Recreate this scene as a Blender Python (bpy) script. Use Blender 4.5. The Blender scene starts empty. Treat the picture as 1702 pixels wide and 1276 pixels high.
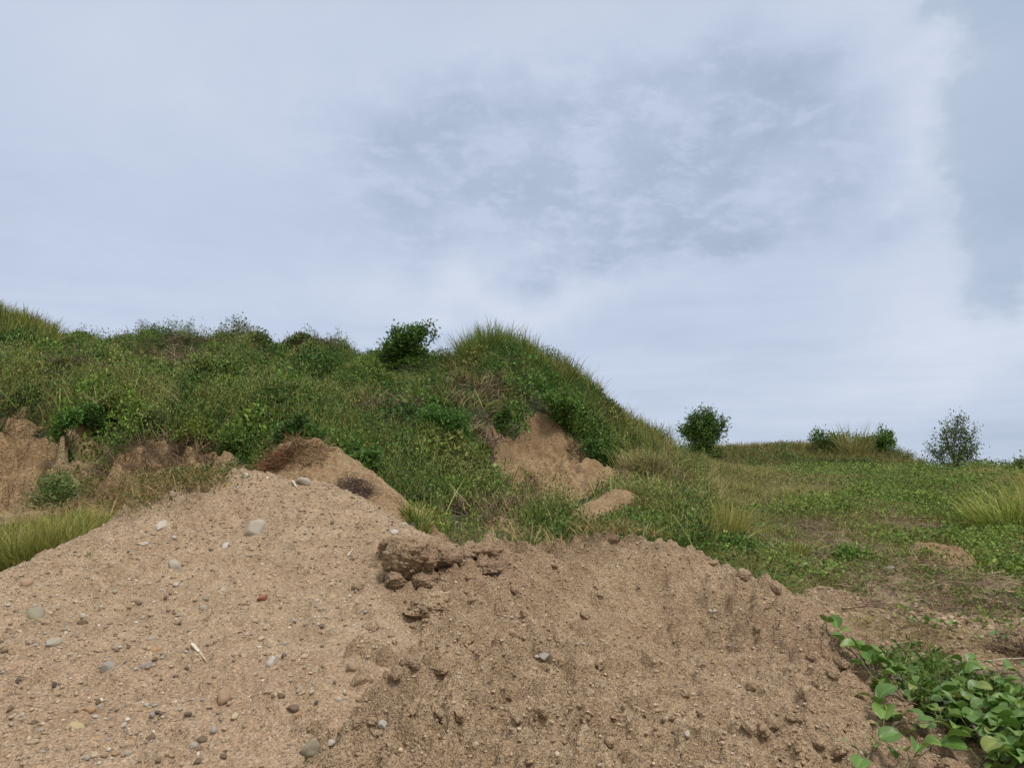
import bpy, bmesh, math, random
import numpy as np
from mathutils import Vector, Matrix
random.seed(7)
RNG = np.random.default_rng(11)
R = math.radians
SC = bpy.context.scene
COL = SC.collection

# ------------------------------------------------------------------ camera
FPX = 1279.0; UC, VC = 851.0, 638.0; PITCH = R(6.8); EYE = 1.6
cam_d = bpy.data.cameras.new('camera'); cam = bpy.data.objects.new('camera', cam_d); COL.objects.link(cam)
cam_d.sensor_width = 36.0; cam_d.lens = 36.0 * FPX / 1702.0
cam_d.clip_start = 0.05; cam_d.clip_end = 9000
cam.location = (0, 0, EYE); cam.rotation_euler = (R(90) + PITCH, 0, 0)
SC.camera = cam

# ------------------------------------------------------------------ node helper
class NT:
    def __init__(s, tree): s.t = tree; s.n = tree.nodes; s.l = tree.links
    def new(s, kind, **kw):
        nd = s.n.new(kind)
        for k, v in kw.items():
            if k.startswith('i_'):
                key = k[2:]
                key = int(key) if key.isdigit() else key.replace('_', ' ')
                s.put(nd.inputs[key], v)
            else: setattr(nd, k, v)
        return nd
    def put(s, sock, v):
        if isinstance(v, bpy.types.NodeSocket): s.l.new(v, sock)
        elif v is not None: sock.default_value = v
    def m(s, op, a, b=None, c=None, clamp=False):
        nd = s.n.new('ShaderNodeMath'); nd.operation = op; nd.use_clamp = clamp
        s.put(nd.inputs[0], a)
        if b is not None: s.put(nd.inputs[1], b)
        if c is not None: s.put(nd.inputs[2], c)
        return nd.outputs[0]
    def vm(s, op, a, b=None):
        nd = s.n.new('ShaderNodeVectorMath'); nd.operation = op
        s.put(nd.inputs[0], a)
        if b is not None: s.put(nd.inputs[1], b)
        return nd.outputs['Value'] if op in ('DOT_PRODUCT', 'LENGTH') else nd.outputs[0]
    def mix(s, f, a, b, mode='MIX'):
        nd = s.n.new('ShaderNodeMix'); nd.data_type = 'RGBA'; nd.blend_type = mode
        s.put(nd.inputs[0], f); s.put(nd.inputs[6], c4(a)); s.put(nd.inputs[7], c4(b))
        return nd.outputs[2]
    def noise(s, vec, scale, detail=4, rough=.55, dist=0.0, out=0):
        nd = s.n.new('ShaderNodeTexNoise'); s.put(nd.inputs['Vector'], vec)
        nd.inputs['Scale'].default_value = scale; nd.inputs['Detail'].default_value = detail
        nd.inputs['Roughness'].default_value = rough; nd.inputs['Distortion'].default_value = dist
        return nd.outputs[out]
    def ramp(s, f, lo, hi, a=0.0, b=1.0):
        nd = s.n.new('ShaderNodeMapRange'); nd.interpolation_type = 'SMOOTHSTEP'
        s.put(nd.inputs[0], f); nd.inputs[1].default_value = lo; nd.inputs[2].default_value = hi
        nd.inputs[3].default_value = a; nd.inputs[4].default_value = b
        return nd.outputs[0]
def c4(c):
    if isinstance(c, (tuple, list)) and len(c) == 3: return (c[0], c[1], c[2], 1.0)
    return c
def ray(u, v):
    zc = (VC - v) / FPX
    d = Vector(((u - UC) / FPX, math.cos(PITCH) - math.sin(PITCH) * zc, math.sin(PITCH) + math.cos(PITCH) * zc))
    return d.normalized()

# ------------------------------------------------------------------ sky (world) and sun
SUN_EL, SUN_AZ = R(58), R(140)      # azimuth clockwise from +Y (view direction): behind, to the right
world = bpy.data.worlds.new('World'); SC.world = world; world.use_nodes = True
W = NT(world.node_tree); W.n.clear()
sky = W.new('ShaderNodeTexSky'); sky.sky_type = 'NISHITA'; sky.sun_disc = False
sky.sun_elevation = SUN_EL; sky.sun_rotation = SUN_AZ; sky.air_density = 1.0; sky.dust_density = 1.5
tc = W.new('ShaderNodeTexCoord'); D = W.vm('NORMALIZE', tc.outputs['Generated'])
sep = W.new('ShaderNodeSeparateXYZ'); W.put(sep.inputs[0], D); dz = sep.outputs[2]
den = W.m('ADD', W.m('MAXIMUM', dz, 0.0), 0.16)
cmb = W.new('ShaderNodeCombineXYZ')
W.put(cmb.inputs[0], W.m('DIVIDE', sep.outputs[0], den)); W.put(cmb.inputs[1], W.m('DIVIDE', sep.outputs[1], den))
CP = cmb.outputs[0]                                        # point on the cloud deck
n_big = W.noise(CP, 0.85, 5, .5, .2)
n_mid = W.noise(CP, 2.6, 7, .58, .35)
n_fine = W.noise(CP, 9.0, 8, .66, .2)
warp = W.vm('SCALE', W.vm('SUBTRACT', W.new('ShaderNodeTexNoise', i_Vector=D, i_Scale=6.0, i_Detail=5.0).outputs['Color'], (.5, .5, .5)))
warp.node.inputs['Scale'].default_value = 0.30
DW = W.vm('NORMALIZE', W.vm('ADD', D, warp))
def blob(u, v, au, av):       # soft patch of cloud round a sky direction; au, av half-widths in radians
    c = ray(u, v); e = Vector((c.y, -c.x, 0)).normalized(); up = c.cross(e) * -1
    a = W.m('DIVIDE', W.vm('DOT_PRODUCT', DW, tuple(e)), au); b = W.m('DIVIDE', W.vm('DOT_PRODUCT', W.vm('SUBTRACT', DW, tuple(c)), tuple(up)), av)
    a2 = W.m('ADD', W.m('MULTIPLY', a, a), W.m('MULTIPLY', b, b))
    g = W.m('EXPONENT', W.m('MULTIPLY', a2, -1.0))
    return W.m('MULTIPLY', g, W.m('GREATER_THAN', W.vm('DOT_PRODUCT', D, tuple(c)), 0.0))
def add(*a):
    r = a[0]
    for x in a[1:]: r = W.m('ADD', r, x)
    return r
def sc(x, k): return W.m('MULTIPLY', x, k)
dark = add(blob(840, 250, .22, .11), sc(blob(1130, 300, .25, .11), .8), sc(blob(1250, 150, .18, .07), .6), sc(blob(1180, 390, .22, .05), .5))
dark = W.m('MULTIPLY', W.m('MINIMUM', dark, 1.0), W.ramp(W.m('ADD', sc(n_mid, .45), sc(n_fine, .55)), .38, .60, .1, 1.25))
wall = add(blob(1715, 270, .08, .13), sc(blob(1690, 40, .075, .12), .9), sc(blob(1640, 400, .085, .05), .75), sc(blob(1585, 330, .035, .05), .5), sc(blob(1570, 90, .03, .05), .4))
wall = W.m('MULTIPLY', W.ramp(W.m('ADD', wall, sc(W.m('SUBTRACT', n_fine, .5), .9)), .22, .95), W.ramp(n_mid, .3, .7, .65, 1.1))
brt = add(sc(blob(850, 480, .22, .045), .9), sc(blob(1500, 260, .06, .2), .8), sc(blob(450, 120, .28, .12), .35), sc(blob(1680, 520, .10, .05), .5), sc(blob(930, 60, .2, .06), .3))
streak_v = W.new('ShaderNodeMapping'); W.put(streak_v.inputs[0], D); streak_v.inputs['Scale'].default_value = (1.6, 1.6, 17.0)
n_str = W.noise(streak_v.outputs[0], 1.5, 5, .55, .3)
low = W.ramp(dz, .02, .36, 1.0, 0.0)
val = W.m('ADD', 0.5, sc(W.m('SUBTRACT', n_big, .5), .55))
val = W.m('ADD', val, W.m('MULTIPLY', W.m('SUBTRACT', n_str, .5), W.m('MULTIPLY', low, .75)))
val = W.m('ADD', val, W.m('ADD', sc(W.m('SUBTRACT', n_mid, .5), .24), sc(W.m('SUBTRACT', n_fine, .5), W.m('MULTIPLY_ADD', dark, .95, .10))))
val = W.m('ADD', val, sc(brt, .40)); val = W.m('SUBTRACT', val, sc(dark, .42))
cr = W.new('ShaderNodeValToRGB'); W.put(cr.inputs[0], val)
els = cr.color_ramp.elements
els[0].position = 0.0; els[0].color = (.35, .43, .56, 1)
els[1].position = 1.0; els[1].color = (.70, .75, .85, 1)
e = els.new(.5); e.color = (.530, .600, .745, 1)
e = els.new(.25); e.color = (.445, .520, .655, 1)
skyc = W.mix(W.m('MULTIPLY', wall, .66), cr.outputs[0], (.36, .455, .58))
hz = W.ramp(dz, -.03, .10, 1.0, 0.0)
skyc = W.mix(W.m('MULTIPLY', hz, .45), skyc, (.46, .56, .70))
# an overcast deck: brighter towards the zenith, as cloudy skies are; a little of the clear sky behind it
skyc = W.mix(W.ramp(dz, .50, .80), skyc, (.63, .62, .60)); back = W.ramp(sep.outputs[1], .3, -.5); skyc = W.mix(back, skyc, (.63, .62, .60))
zen = W.ramp(dz, .56, 1.0, 1.0, 1.78)
skyc = W.mix(1.0, skyc, W.new('ShaderNodeCombineXYZ', i_0=zen, i_1=zen, i_2=zen).outputs[0], 'MULTIPLY')
bg1 = W.new('ShaderNodeBackground', i_Color=skyc, i_Strength=0.94)
bg2 = W.new('ShaderNodeBackground', i_Color=sky.outputs[0], i_Strength=0.05)
ads = W.new('ShaderNodeAddShader'); W.put(ads.inputs[0], bg1.outputs[0]); W.put(ads.inputs[1], bg2.outputs[0])
mxs = W.new('ShaderNodeMixShader', i_0=0.12, i_1=bg1.outputs[0], i_2=ads.outputs[0])
wo = W.new('ShaderNodeOutputWorld', i_Surface=mxs.outputs[0])
sun_d = bpy.data.lights.new('sun', 'SUN'); sun_d.energy = 2.1; sun_d.angle = R(13); sun_d.color = (1, .96, .90)
sun = bpy.data.objects.new('sun', sun_d); COL.objects.link(sun)
sd = Vector((math.sin(SUN_AZ) * math.cos(SUN_EL), math.cos(SUN_AZ) * math.cos(SUN_EL), math.sin(SUN_EL)))
sun.rotation_euler = sd.to_track_quat('Z', 'Y').to_euler(); sun.location = (8, -8, 20)
SC.view_settings.view_transform = 'Standard'; SC.view_settings.look = 'None'
SC.view_settings.exposure = 0.10; SC.view_settings.gamma = 1.0
SC.cycles.max_bounces = 6; SC.cycles.diffuse_bounces = 3; SC.cycles.transmission_bounces = 3; SC.cycles.use_denoising = True

# ------------------------------------------------------------------ numpy noise
def _h(ix, iy, seed):
    with np.errstate(over='ignore'):
        h = (ix.astype(np.int64) * 374761393 + iy.astype(np.int64) * 668265263 + seed * 974634777) & 0xFFFFFFFF
        h = ((h ^ (h >> 13)) * 1274126177) & 0xFFFFFFFF
        h = ((h ^ (h >> 16)) * 2246822519) & 0xFFFFFFFF
        h = h ^ (h >> 15)
    return (h & 0xFFFFFF) / float(0xFFFFFF)
def vn(x, y, seed=0):
    ix = np.floor(x); iy = np.floor(y); fx = x - ix; fy = y - iy
    fx = fx * fx * fx * (fx * (fx * 6 - 15) + 10); fy = fy * fy * fy * (fy * (fy * 6 - 15) + 10)
    a = _h(ix, iy, seed); b = _h(ix + 1, iy, seed); c = _h(ix, iy + 1, seed); d = _h(ix + 1, iy + 1, seed)
    return (a + (b - a) * fx) * (1 - fy) + (c + (d - c) * fx) * fy
def fbm(x, y, seed=0, oct=4, gain=.5):
    s = 0; a = 1; t = 0
    for o in range(oct):
        k = 2.03 ** o
        ca, sa = math.cos(o * 1.1), math.sin(o * 1.1)
        s = s + a * (vn((x * ca - y * sa) * k + 17.3 * o, (x * sa + y * ca) * k - 9.1 * o, seed + o) - .5); t += a; a *= gain
    return s / t * 2
def ss(a, b, x):
    t = np.clip((x - a) / (b - a), 0, 1); return t * t * (3 - 2 * t)

# ------------------------------------------------------------------ picture <-> world
def wpt(u, v, Y):
    zc = (VC - v) / FPX; k = math.cos(PITCH) - math.sin(PITCH) * zc
    return ((u - UC) / FPX / k * Y, Y, EYE + (math.sin(PITCH) + math.cos(PITCH) * zc) / k * Y)
def uv_of(x, y, z):
    dz_ = z - EYE; yc = y * math.cos(PITCH) + dz_ * math.sin(PITCH); zc = -y * math.sin(PITCH) + dz_ * math.cos(PITCH)
    yc = np.where(yc < .05, .05, yc)
    return UC + FPX * x / yc, VC - FPX * zc / yc
def xat(u, Y): return (u - UC) / FPX * Y

# ------------------------------------------------------------------ thin plate surfaces
class TPS:
    def __init__(s, pts, lam=2e-3):
        P = np.array(pts, float); s.p = P[:, :2]; n = len(P)
        d = np.linalg.norm(s.p[:, None] - s.p[None], axis=2)
        K = np.where(d > 0, d * d * np.log(d + 1e-12), 0) + lam * np.eye(n) * n
        Q = np.c_[np.ones(n), s.p]; A = np.zeros((n + 3, n + 3)); A[:n, :n] = K; A[:n, n:] = Q; A[n:, :n] = Q.T
        s.w = np.linalg.solve(A, np.r_[P[:, 2], 0, 0, 0])
    def __call__(s, x, y):
        sh = x.shape; x = x.ravel(); y = y.ravel(); r = s.w[-3] + s.w[-2] * x + s.w[-1] * y
        for (px, py), w in zip(s.p, s.w[:-3]):
            d2 = (x - px) ** 2 + (y - py) ** 2
            r += w * .5 * d2 * np.log(d2 + 1e-12)
        return r.reshape(sh)

G = [wpt(*p) for p in [
    (1700,1276,2.8),(1650,1180,3.3),(1560,1110,3.8),(1700,1100,4.0),(1450,1040,4.9),(1600,1030,5.2),(1700,1000,6),(1400,960,6.8),(1300,930,7.2),
    (1550,925,7.6),(1690,920,8),(1200,905,8),(1400,880,9.8),(1100,890,8.5),(1000,893,8),(1690,865,11),(1540,850,12),(1250,850,11),(1400,835,14.5),
    (1600,815,16),(1690,810,15),(1300,806,19),(1150,806,15),(1450,804,20),(1600,792,24),(1450,790,27),(1300,787,28),(1200,785,24),(1530,783,30),
    (1620,785,28),(1700,787,26),(1850,790,26),(1850,850,12),(1850,950,7),
    (1200,752,38),(1300,747,38),(1400,746,37),(1475,756,36),(1520,778,34.5),(1130,760,36),(1200,774,33),(1350,775,33),(1450,778,32),
    (-250,545,18),(0,552,18),(60,572,18.5),(120,584,19),(200,588,19.5),(300,588,20),(380,590,20),(450,594,20),(520,590,19.5),(580,606,19),
    (630,624,18.5),(690,622,18),(740,612,18),(800,600,17.5),(850,606,17.5),(900,622,17.5),(950,650,17.8),(1000,688,18.2),(1050,724,19),(1090,752,20.5),(1130,770,22),
    (0,630,14.5),(150,640,14.5),(300,648,14.5),(400,652,14.5),(500,655,14.8),
    (-200,660,11),(0,660,11),(130,675,11),(200,682,10.8),(300,692,10.6),(400,708,10.4),(480,734,10.2),(560,768,9.8),(620,806,9.2),
    (-200,880,8.5),(0,865,8.6),(100,855,8.6),(200,855,8.8),(300,830,9),(420,820,9),(0,770,10),(80,730,10.4),(150,750,10.1),(200,780,9.7),(350,775,9.9),(450,785,9.6),
    (0,960,6.8),(100,915,7.2),(-150,980,6.5),
    (560,710,12.5),(640,710,13),(640,790,10.5),(700,850,9),(750,878,8.3),(700,708,13.2),(700,660,15.5),(760,768,11.3),(760,826,9.8),(800,866,8.8),
    (815,700,12.9),(780,648,15.2),(850,664,14.6),(865,700,14.3),(905,700,14.8),(850,762,12.9),(900,770,13.3),(960,775,13.9),(870,805,11.9),(950,812,12.2),
    (1000,795,13.4),(1040,808,13.2),(880,838,10.4),(850,850,9.8),(950,658,16.2),(1000,728,16.0),(985,760,14.5),(1060,775,16.3),(900,668,15.2),(1060,836,11.8),
    (950,866,9.6),(1120,815,13.5),(1110,788,17)]]
G += [(-6,0,0),(-3,0,0),(0,0,0),(3,0,.2),(6,0,.5),(-3,2,.2),(0,2,.2),(2,2.3,.4),(0,3.6,.3),(-3,4,.3),(-1.8,5.6,.5),(0,5.6,.6),(2,4.2,.62),(6,3,.7),(9,5,.8)]
for u, Y, z in [(0,22,5.1),(200,23,4.7),(400,24,4.6),(600,23,4.2),(800,21,4.2),(900,21,3.9),(1000,22,2.9),(1080,24,1.9),(0,28,3),(300,30,2),(600,30,1.5),(900,30,1.2),
                (1130,44,1.5),(1250,44,1.6),(1400,43,1.6),(1500,42,.8),(1620,36,.6),(1750,33,.7),(1850,34,.5)]:
    G.append((xat(u, Y), Y, z))
tps_g = TPS(G, 3e-4)

def pinside(u, v, poly):
    r = np.zeros(u.shape, bool); n = len(poly)
    for i in range(n):
        x1, y1 = poly[i]; x2, y2 = poly[(i + 1) % n]
        if y1 == y2: continue
        c = ((y1 > v) != (y2 > v)) & (u < (x2 - x1) * (v - y1) / (y2 - y1) + x1)
        r ^= c
    return r
SCAR = [(822,708),(850,690),(905,688),(940,712),(975,748),(1010,772),(1048,798),(1005,812),(950,828),(912,840),(878,842),(848,822),(830,790),(818,750)]
PATCH = [(938,870),(960,850),(1010,832),(1060,828),(1072,846),(1020,862),(980,874)]
PATCH2 = [(806,868),(850,858),(868,872),(820,886)]
BANK = [(-300,655),(0,672),(60,694),(92,722),(130,700),(158,712),(170,760),(150,800),(130,850),(60,862),(0,872),(-300,900)]
BANK2 = [(150,760),(240,770),(330,775),(420,790),(360,812),(280,830),(220,860),(140,850)]
STRAW = [(1380,945),(1470,925),(1540,940),(1640,965),(1720,985),(1900,1000),(1900,1075),(1600,1050),(1450,1015),(1400,980)]
SANDY = [(1320,965),(1400,990),(1450,1012),(1560,1035),(1900,1075),(1900,1110),(1640,1110),(1560,1092),(1480,1085),(1430,1060),(1340,1000)]
HUMP = [(1490,940),(1500,925),(1540,915),(1590,920),(1625,945),(1600,960),(1520,955)]
def blobm(u, v, c): 
    r = np.zeros(u.shape)
    for (a, b, ru, rv) in c: r = np.maximum(r, np.exp(-(((u - a) / ru) ** 2 + ((v - b) / rv) ** 2)))
    return r

class Grid:
    def __init__(s, x0, x1, y0, y1, st):
        s.x0, s.y0, s.st = x0, y0, st; s.nx = int(round((x1 - x0) / st)) + 1; s.ny = int(round((y1 - y0) / st)) + 1
        s.X, s.Y = np.meshgrid(x0 + np.arange(s.nx) * st, y0 + np.arange(s.ny) * st)
    def at(s, x, y):
        fx = (np.asarray(x, float) - s.x0) / s.st; fy = (np.asarray(y, float) - s.y0) / s.st
        ok = (fx >= 0) & (fy >= 0) & (fx <= s.nx - 1.001) & (fy <= s.ny - 1.001)
        fx = np.clip(fx, 0, s.nx - 1.001); fy = np.clip(fy, 0, s.ny - 1.001); i = fx.astype(int); j = fy.astype(int); a = fx - i; b = fy - j
        Z = s.Z; r = (Z[j, i] * (1 - a) + Z[j, i + 1] * a) * (1 - b) + (Z[j + 1, i] * (1 - a) + Z[j + 1, i + 1] * a) * b
        return np.where(ok, r, -9.0)
    def bumps(s, n, rmin, rmax, hk, seed, mask=None, power=2.0, flat=.5):
        """stamp crumb-like lumps into the height grid"""
        rg = np.random.default_rng(seed); lx = s.x0 + rg.random(n) * (s.nx - 1) * s.st; ly = s.y0 + rg.random(n) * (s.ny - 1) * s.st
        rr = rmin + (rmax - rmin) * rg.random(n) ** power
        if mask is not None: keep = rg.random(n) < mask(lx, ly)
        else: keep = np.ones(n, bool)
        B = np.zeros_like(s.Z)
        for x, y, r, q, an, ho in zip(lx[keep], ly[keep], rr[keep], .6 + .8 * rg.random(keep.sum()), rg.random(keep.sum()) * 3.14, .6 + .8 * rg.random(keep.sum())):
            i0 = max(int((x - 1.5 * r - s.x0) / s.st), 0); i1 = min(int((x + 1.5 * r - s.x0) / s.st) + 2, s.nx)
            j0 = max(int((y - 1.5 * r - s.y0) / s.st), 0); j1 = min(int((y + 1.5 * r - s.y0) / s.st) + 2, s.ny)
            if i1 - i0 < 2 or j1 - j0 < 2: continue
            X = s.X[j0:j1, i0:i1] - x; Y = s.Y[j0:j1, i0:i1] - y
            a = X * math.cos(an) + Y * math.sin(an); b = (Y * math.cos(an) - X * math.sin(an)) / q
            d = np.sqrt(a * a + b * b) / r + .35 * (vn(X / r * 1.7 + x * 31, Y / r * 1.7 + y * 17, 5) - .5)
            B[j0:j1, i0:i1] = np.maximum(B[j0:j1, i0:i1], hk * ho * r * np.sqrt(np.clip(1 - d ** 2, 0, 1)))
        s.Z += B * getattr(s, 'ins', 1.0)

# base terrain
g = Grid(-32, 40, -9, 60, .12); X, Y = g.X, g.Y
Z = tps_g(X, Y)
edge = np.minimum(np.minimum(X + 32, 40 - X), np.minimum(Y + 9, 60 - Y))
Zr = Z + .10 * fbm(X * .7, Y * .7, 3, 4) + .035 * fbm(X * 3, Y * 3, 9, 3)
hm_ = ss(.6, -.6, X - .20 * Y) * ss(9.5, 11, Y) * ss(30, 24, Y)
us_, vs_ = uv_of(X, Y, Z); hm_ = hm_ * (1 - np.exp(-(((us_ - 920) / 150) ** 2 + ((vs_ - 775) / 75) ** 2)))
Zr += hm_ * (.30 * fbm(X * .9, Y * .9, 401, 3) + .34 * ss(.52, .85, vn(X * 1.15, Y * 1.15, 403)) + .13 * fbm(X * 2.2, Y * 2.2, 407, 2) + .05 * fbm(X * 4, Y * 4, 405, 2))
far = ss(0, 9, edge); Zr = np.clip(Zr, -1.0, 6.5)
g.Z = Zr * far + (-2.2) * (1 - far)
near_cut = ss(8.5, 4.5, Y) * ss(4.2, 2.5, X); g.Z = g.Z - near_cut * .06
base = g
base0 = Grid(-32, 40, -9, 60, .12); base0.Z = g.Z.copy()
def blur(ins, k):
    for _ in range(2):
        for ax in (0, 1):
            c = np.cumsum(np.pad(ins, [(k + 1, k) if a == ax else (0, 0) for a in (0, 1)], mode='edge'), axis=ax)
            ins = (np.take(c, range(2 * k + 1, c.shape[ax]), axis=ax) - np.take(c, range(0, c.shape[ax] - 2 * k - 1), axis=ax)) / (2 * k + 1)
    return ins
def scar_cut(u, v):       # how deep the slip has bitten into the slope: deepest under its head and left flank, nothing at its toe
    return .85 * ss(812, 765, v) * (1 - .45 * ss(860, 980, u)) + .28 * np.exp(-((u - 850) / 26) ** 2) * ss(800, 740, v)
def bank_cut(u, v): return .80 * ss(860, 780, v) * (1 - .75 * np.exp(-((u - 112 - (v - 740) * -.35) / 24) ** 2)) 
u0_, v0_ = uv_of(base0.X, base0.Y, base0.Z)
for poly_, fn_, ym_ in ((SCAR, scar_cut, 17), (BANK, bank_cut, 12)):
    ins_ = (pinside(u0_, v0_, poly_) & (base0.Y < ym_) & (base0.Y > 6)).astype(float); ins_ = blur(ins_, 1)
    base.Z = base.Z - ins_ * fn_(u0_, v0_)

# small helpers for the finer bare-earth patches that lie on the terrain
def patch_grid(poly, st, raise_fn, margin=.4, ymax=99, J=1.0, lift=.16):
    """grid over the area of the terrain whose picture falls in poly"""
    u, v = uv_of(base0.X, base0.Y, base0.Z); m = pinside(u, v, poly) & (base.Y < ymax) & (base.Y > 3.4)
    xs, ys = base.X[m], base.Y[m]
    q = Grid(xs.min() - margin, xs.max() + margin, ys.min() - margin, ys.max() + margin, st)
    zb = base.at(q.X, q.Y); uu, vv = uv_of(q.X, q.Y, base0.at(q.X, q.Y))
    ju = 9 * J * fbm(q.X * 3, q.Y * 3, 21, 3); jv = 7 * J * fbm(q.X * 3, q.Y * 3, 31, 3)
    ins = pinside(uu + ju, vv + jv, poly).astype(float)
    k = max(int(.16 / st), 1)                     # soften the border by box blurs
    ins = blur(ins, k)
    q.ins = ins; q.Z = zb + (ins - .42) * lift + ins * raise_fn(q.X, q.Y, uu, vv)
    q.uu, q.vv = uu, vv
    return q

def scar_fn(x, y, u, v):
    face = ss(806, 780, v)
    q_ = x + .45 * y + .25 * fbm(x * .8, y * .8, 40, 2)
    rid = 1 - np.abs(2 * vn(q_ * 1.5, y * .12, 41) - 1); rid2 = 1 - np.abs(2 * vn(q_ * 4.2, y * .4, 42) - 1)
    d = face * (.26 * rid ** 2 + .07 * rid2 + .04 * fbm(q_ * 14, y * 1.6, 43, 3)) + .10 * face * ss(-.05, .1, fbm(x * 1.7, y * 1.7, 44, 3))
    return d + .16 * np.exp(-((v - 806) / 12) ** 2) + .05 * fbm(x * 6, y * 6, 47, 4) + (1 - face) * (.13 * ss(-.05, .12, fbm(x * 3, y * 3, 48, 4)) + .07 * ss(0, .12, fbm(x * 8, y * 8, 49, 3)))
scar = patch_grid(SCAR, .03, scar_fn)
scar.bumps(2600, .03, .17, .8, 5, lambda x, y: ss(14.4, 12.6, y) * .9)
def bank_fn(x, y, u, v):
    w = fbm(x * 1.3, y * 1.3, 51, 3); st_ = (y * 2.6 + x * 1.1 + .9 * w); st_ = st_ - np.floor(st_)
    cr_ = 1 - np.abs(2 * vn(x * 1.6 + .3 * y, y * .8, 53) - 1)
    return .16 * ss(0, .12, st_) * ss(1, .3, st_) + .18 * ss(-.05, .08, fbm(x * 1.8, y * 1.8, 55, 4)) + .08 * ss(-.02, .08, fbm(x * 5, y * 5, 56, 4)) - .14 * cr_ ** 6 + .06 * fbm(x * 7, y * 7, 57, 3) - .08
bank = patch_grid(BANK, .03, bank_fn, ymax=12); bank.bumps(700, .05, .3, .5, 6)
def ledges(q, h, k):
    zq = q.Z / h + .55 * fbm(q.X * 1.2, q.Y * 1.2, 58, 3) + .12 * fbm(q.X * 6, q.Y * 6, 59, 2); f = np.floor(zq); t = zq - f
    q.Z = q.Z + k * q.ins * h * (ss(.45, .62, t) - t)
ledges(bank, .30, 1.25); ledges(bank, .12, .9); bank.Z += bank.ins * (.05 * fbm(bank.X * 9, bank.Y * 9, 60, 3) - .20 * (1 - np.abs(fbm(bank.X * 1.7, bank.Y * 1.7, 62, 3))) ** 9)
bank2 = patch_grid(BANK2, .035, bank_fn, ymax=11); bank2.bumps(400, .04, .2, .5, 8)
def rough_fn(x, y, u, v): return .05 * fbm(x * 4, y * 4, 61, 4) + .03
p1 = patch_grid(PATCH, .03, lambda x, y, u, v: .10 + .05 * fbm(x * 4, y * 4, 61, 4)); p1.bumps(900, .02, .10, .8, 9)
p2 = patch_grid(PATCH2, .03, lambda x, y, u, v: .10 + .05 * fbm(x * 4, y * 4, 61, 4)); p2.bumps(300, .02, .10, .8, 9)
sandy = patch_grid(SANDY, .022, rough_fn, ymax=7, margin=.3, lift=.07); sandy.bumps(3200, .01, .06, .7, 12)
straw = patch_grid(STRAW, .03, rough_fn, ymax=9, margin=.3, J=5, lift=.06); straw.bumps(1500, .02, .10, .6, 14)
hump = patch_grid(HUMP, .025, lambda x, y, u, v: .05 + .05 * fbm(x * 4, y * 4, 61, 4), ymax=9.5, margin=.3, lift=.07); hump.bumps(900, .02, .09, .8, 15)

# the two heaps in front and the small one behind
def low_ring(pts): return pts
LM = [wpt(*p) for p in [(-200,1010,4.0),(0,955,4.15),(50,930,4.3),(100,906,4.45),(180,870,4.7),(230,834,4.9),(300,808,5.1),(350,797,5.15),(400,790,5.2),(440,792,5.2),(540,806,5.15),
    (600,826,5.05),(640,852,4.9),(700,884,4.7),(740,930,4.4),(0,1276,2.5),(250,1276,2.5),(500,1276,2.5),(680,1276,2.6),(-200,1276,2.5),(0,1100,3.15),(250,1100,3.15),(500,1100,3.1),(-200,1130,3.1),
    (0,1020,3.6),(120,980,3.9),(250,950,4.1),(430,950,4.1),(560,955,4.0),(430,870,4.6),(300,880,4.5),(560,880,4.55),(650,1100,3.0)]]
for (x, y, z) in [wpt(*p) for p in [(-200,1010,4.0),(0,955,4.15),(100,906,4.45),(180,870,4.7),(230,834,4.9),(300,808,5.1),(400,790,5.2),(540,806,5.15),(640,852,4.9),(700,884,4.7)]]:
    LM += [(x - .15, y + .6, z - .34), (x - .2, y + 1.3, z - .95)]
LM += [(.12, 3.3, .66), (.12, 2.7, .5), (.15, 3.9, .74), (.1, 2.3, .42), (-3, 1.6, .35), (-1, 1.6, .4), (1, 1.6, .4), (-3, .8, 0), (0, .8, 0), (1.4, 3.5, .45), (1.5, 5, .2), (-6, 4, .4), (-5, 2, .3), (.9, 5.6, .15)]
RM = [wpt(*p) for p in [(620,960,3.95),(660,905,4.1),(700,897,4.15),(760,898,4.25),(690,970,3.9),(780,960,4.0),(810,903,4.4),(900,900,4.5),(960,898,4.5),(1020,896,4.5),(1100,910,4.45),(1150,925,4.4),(1200,944,4.35),(1250,962,4.3),(1300,980,4.2),(1380,1012,4.05),(1440,1060,3.75),
    (850,1276,2.45),(1100,1276,2.45),(1300,1276,2.55),(1430,1276,2.6),(600,1276,2.4),(600,1110,3.1),(850,1110,3.4),(1100,1110,3.4),(1300,1130,3.25),(1420,1150,3.1),
    (1100,1000,4.1),(950,1000,4.05),(800,1000,3.85),(700,1000,3.7),(1250,1050,3.8),(950,940,4.32),(1100,950,4.3),(1200,1000,4.05),(1000,1060,3.78),(850,1050,3.68),(1150,1060,3.8)]]
for (x, y, z) in [wpt(*p) for p in [(700,912,4.3),(800,908,4.45),(900,900,4.5),(1020,896,4.5),(1100,910,4.45),(1200,944,4.35),(1300,980,4.2),(1400,1030,4.0)]]:
    RM += [(x + .1, y + .5, z - .25), (x + .15, y + 1.1, z - .62)]
RM += [(-.9, 3.2, .62), (-1.0, 2.6, .5), (-1.2, 4.2, .8), (1.55, 2.8, .60), (1.9, 2.6, .45), (1.9, 3.3, .45), (2.2, 4, .35), (2.4, 3, .25), (-1, 1.6, .35), (1, 1.6, .4), (2, 1.6, .2), (0, .9, 0), (-1.6, 5, .3), (2.6, 4.6, .3), (-.6, 5.6, .2), (1.6, 5.8, .2)]
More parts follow.
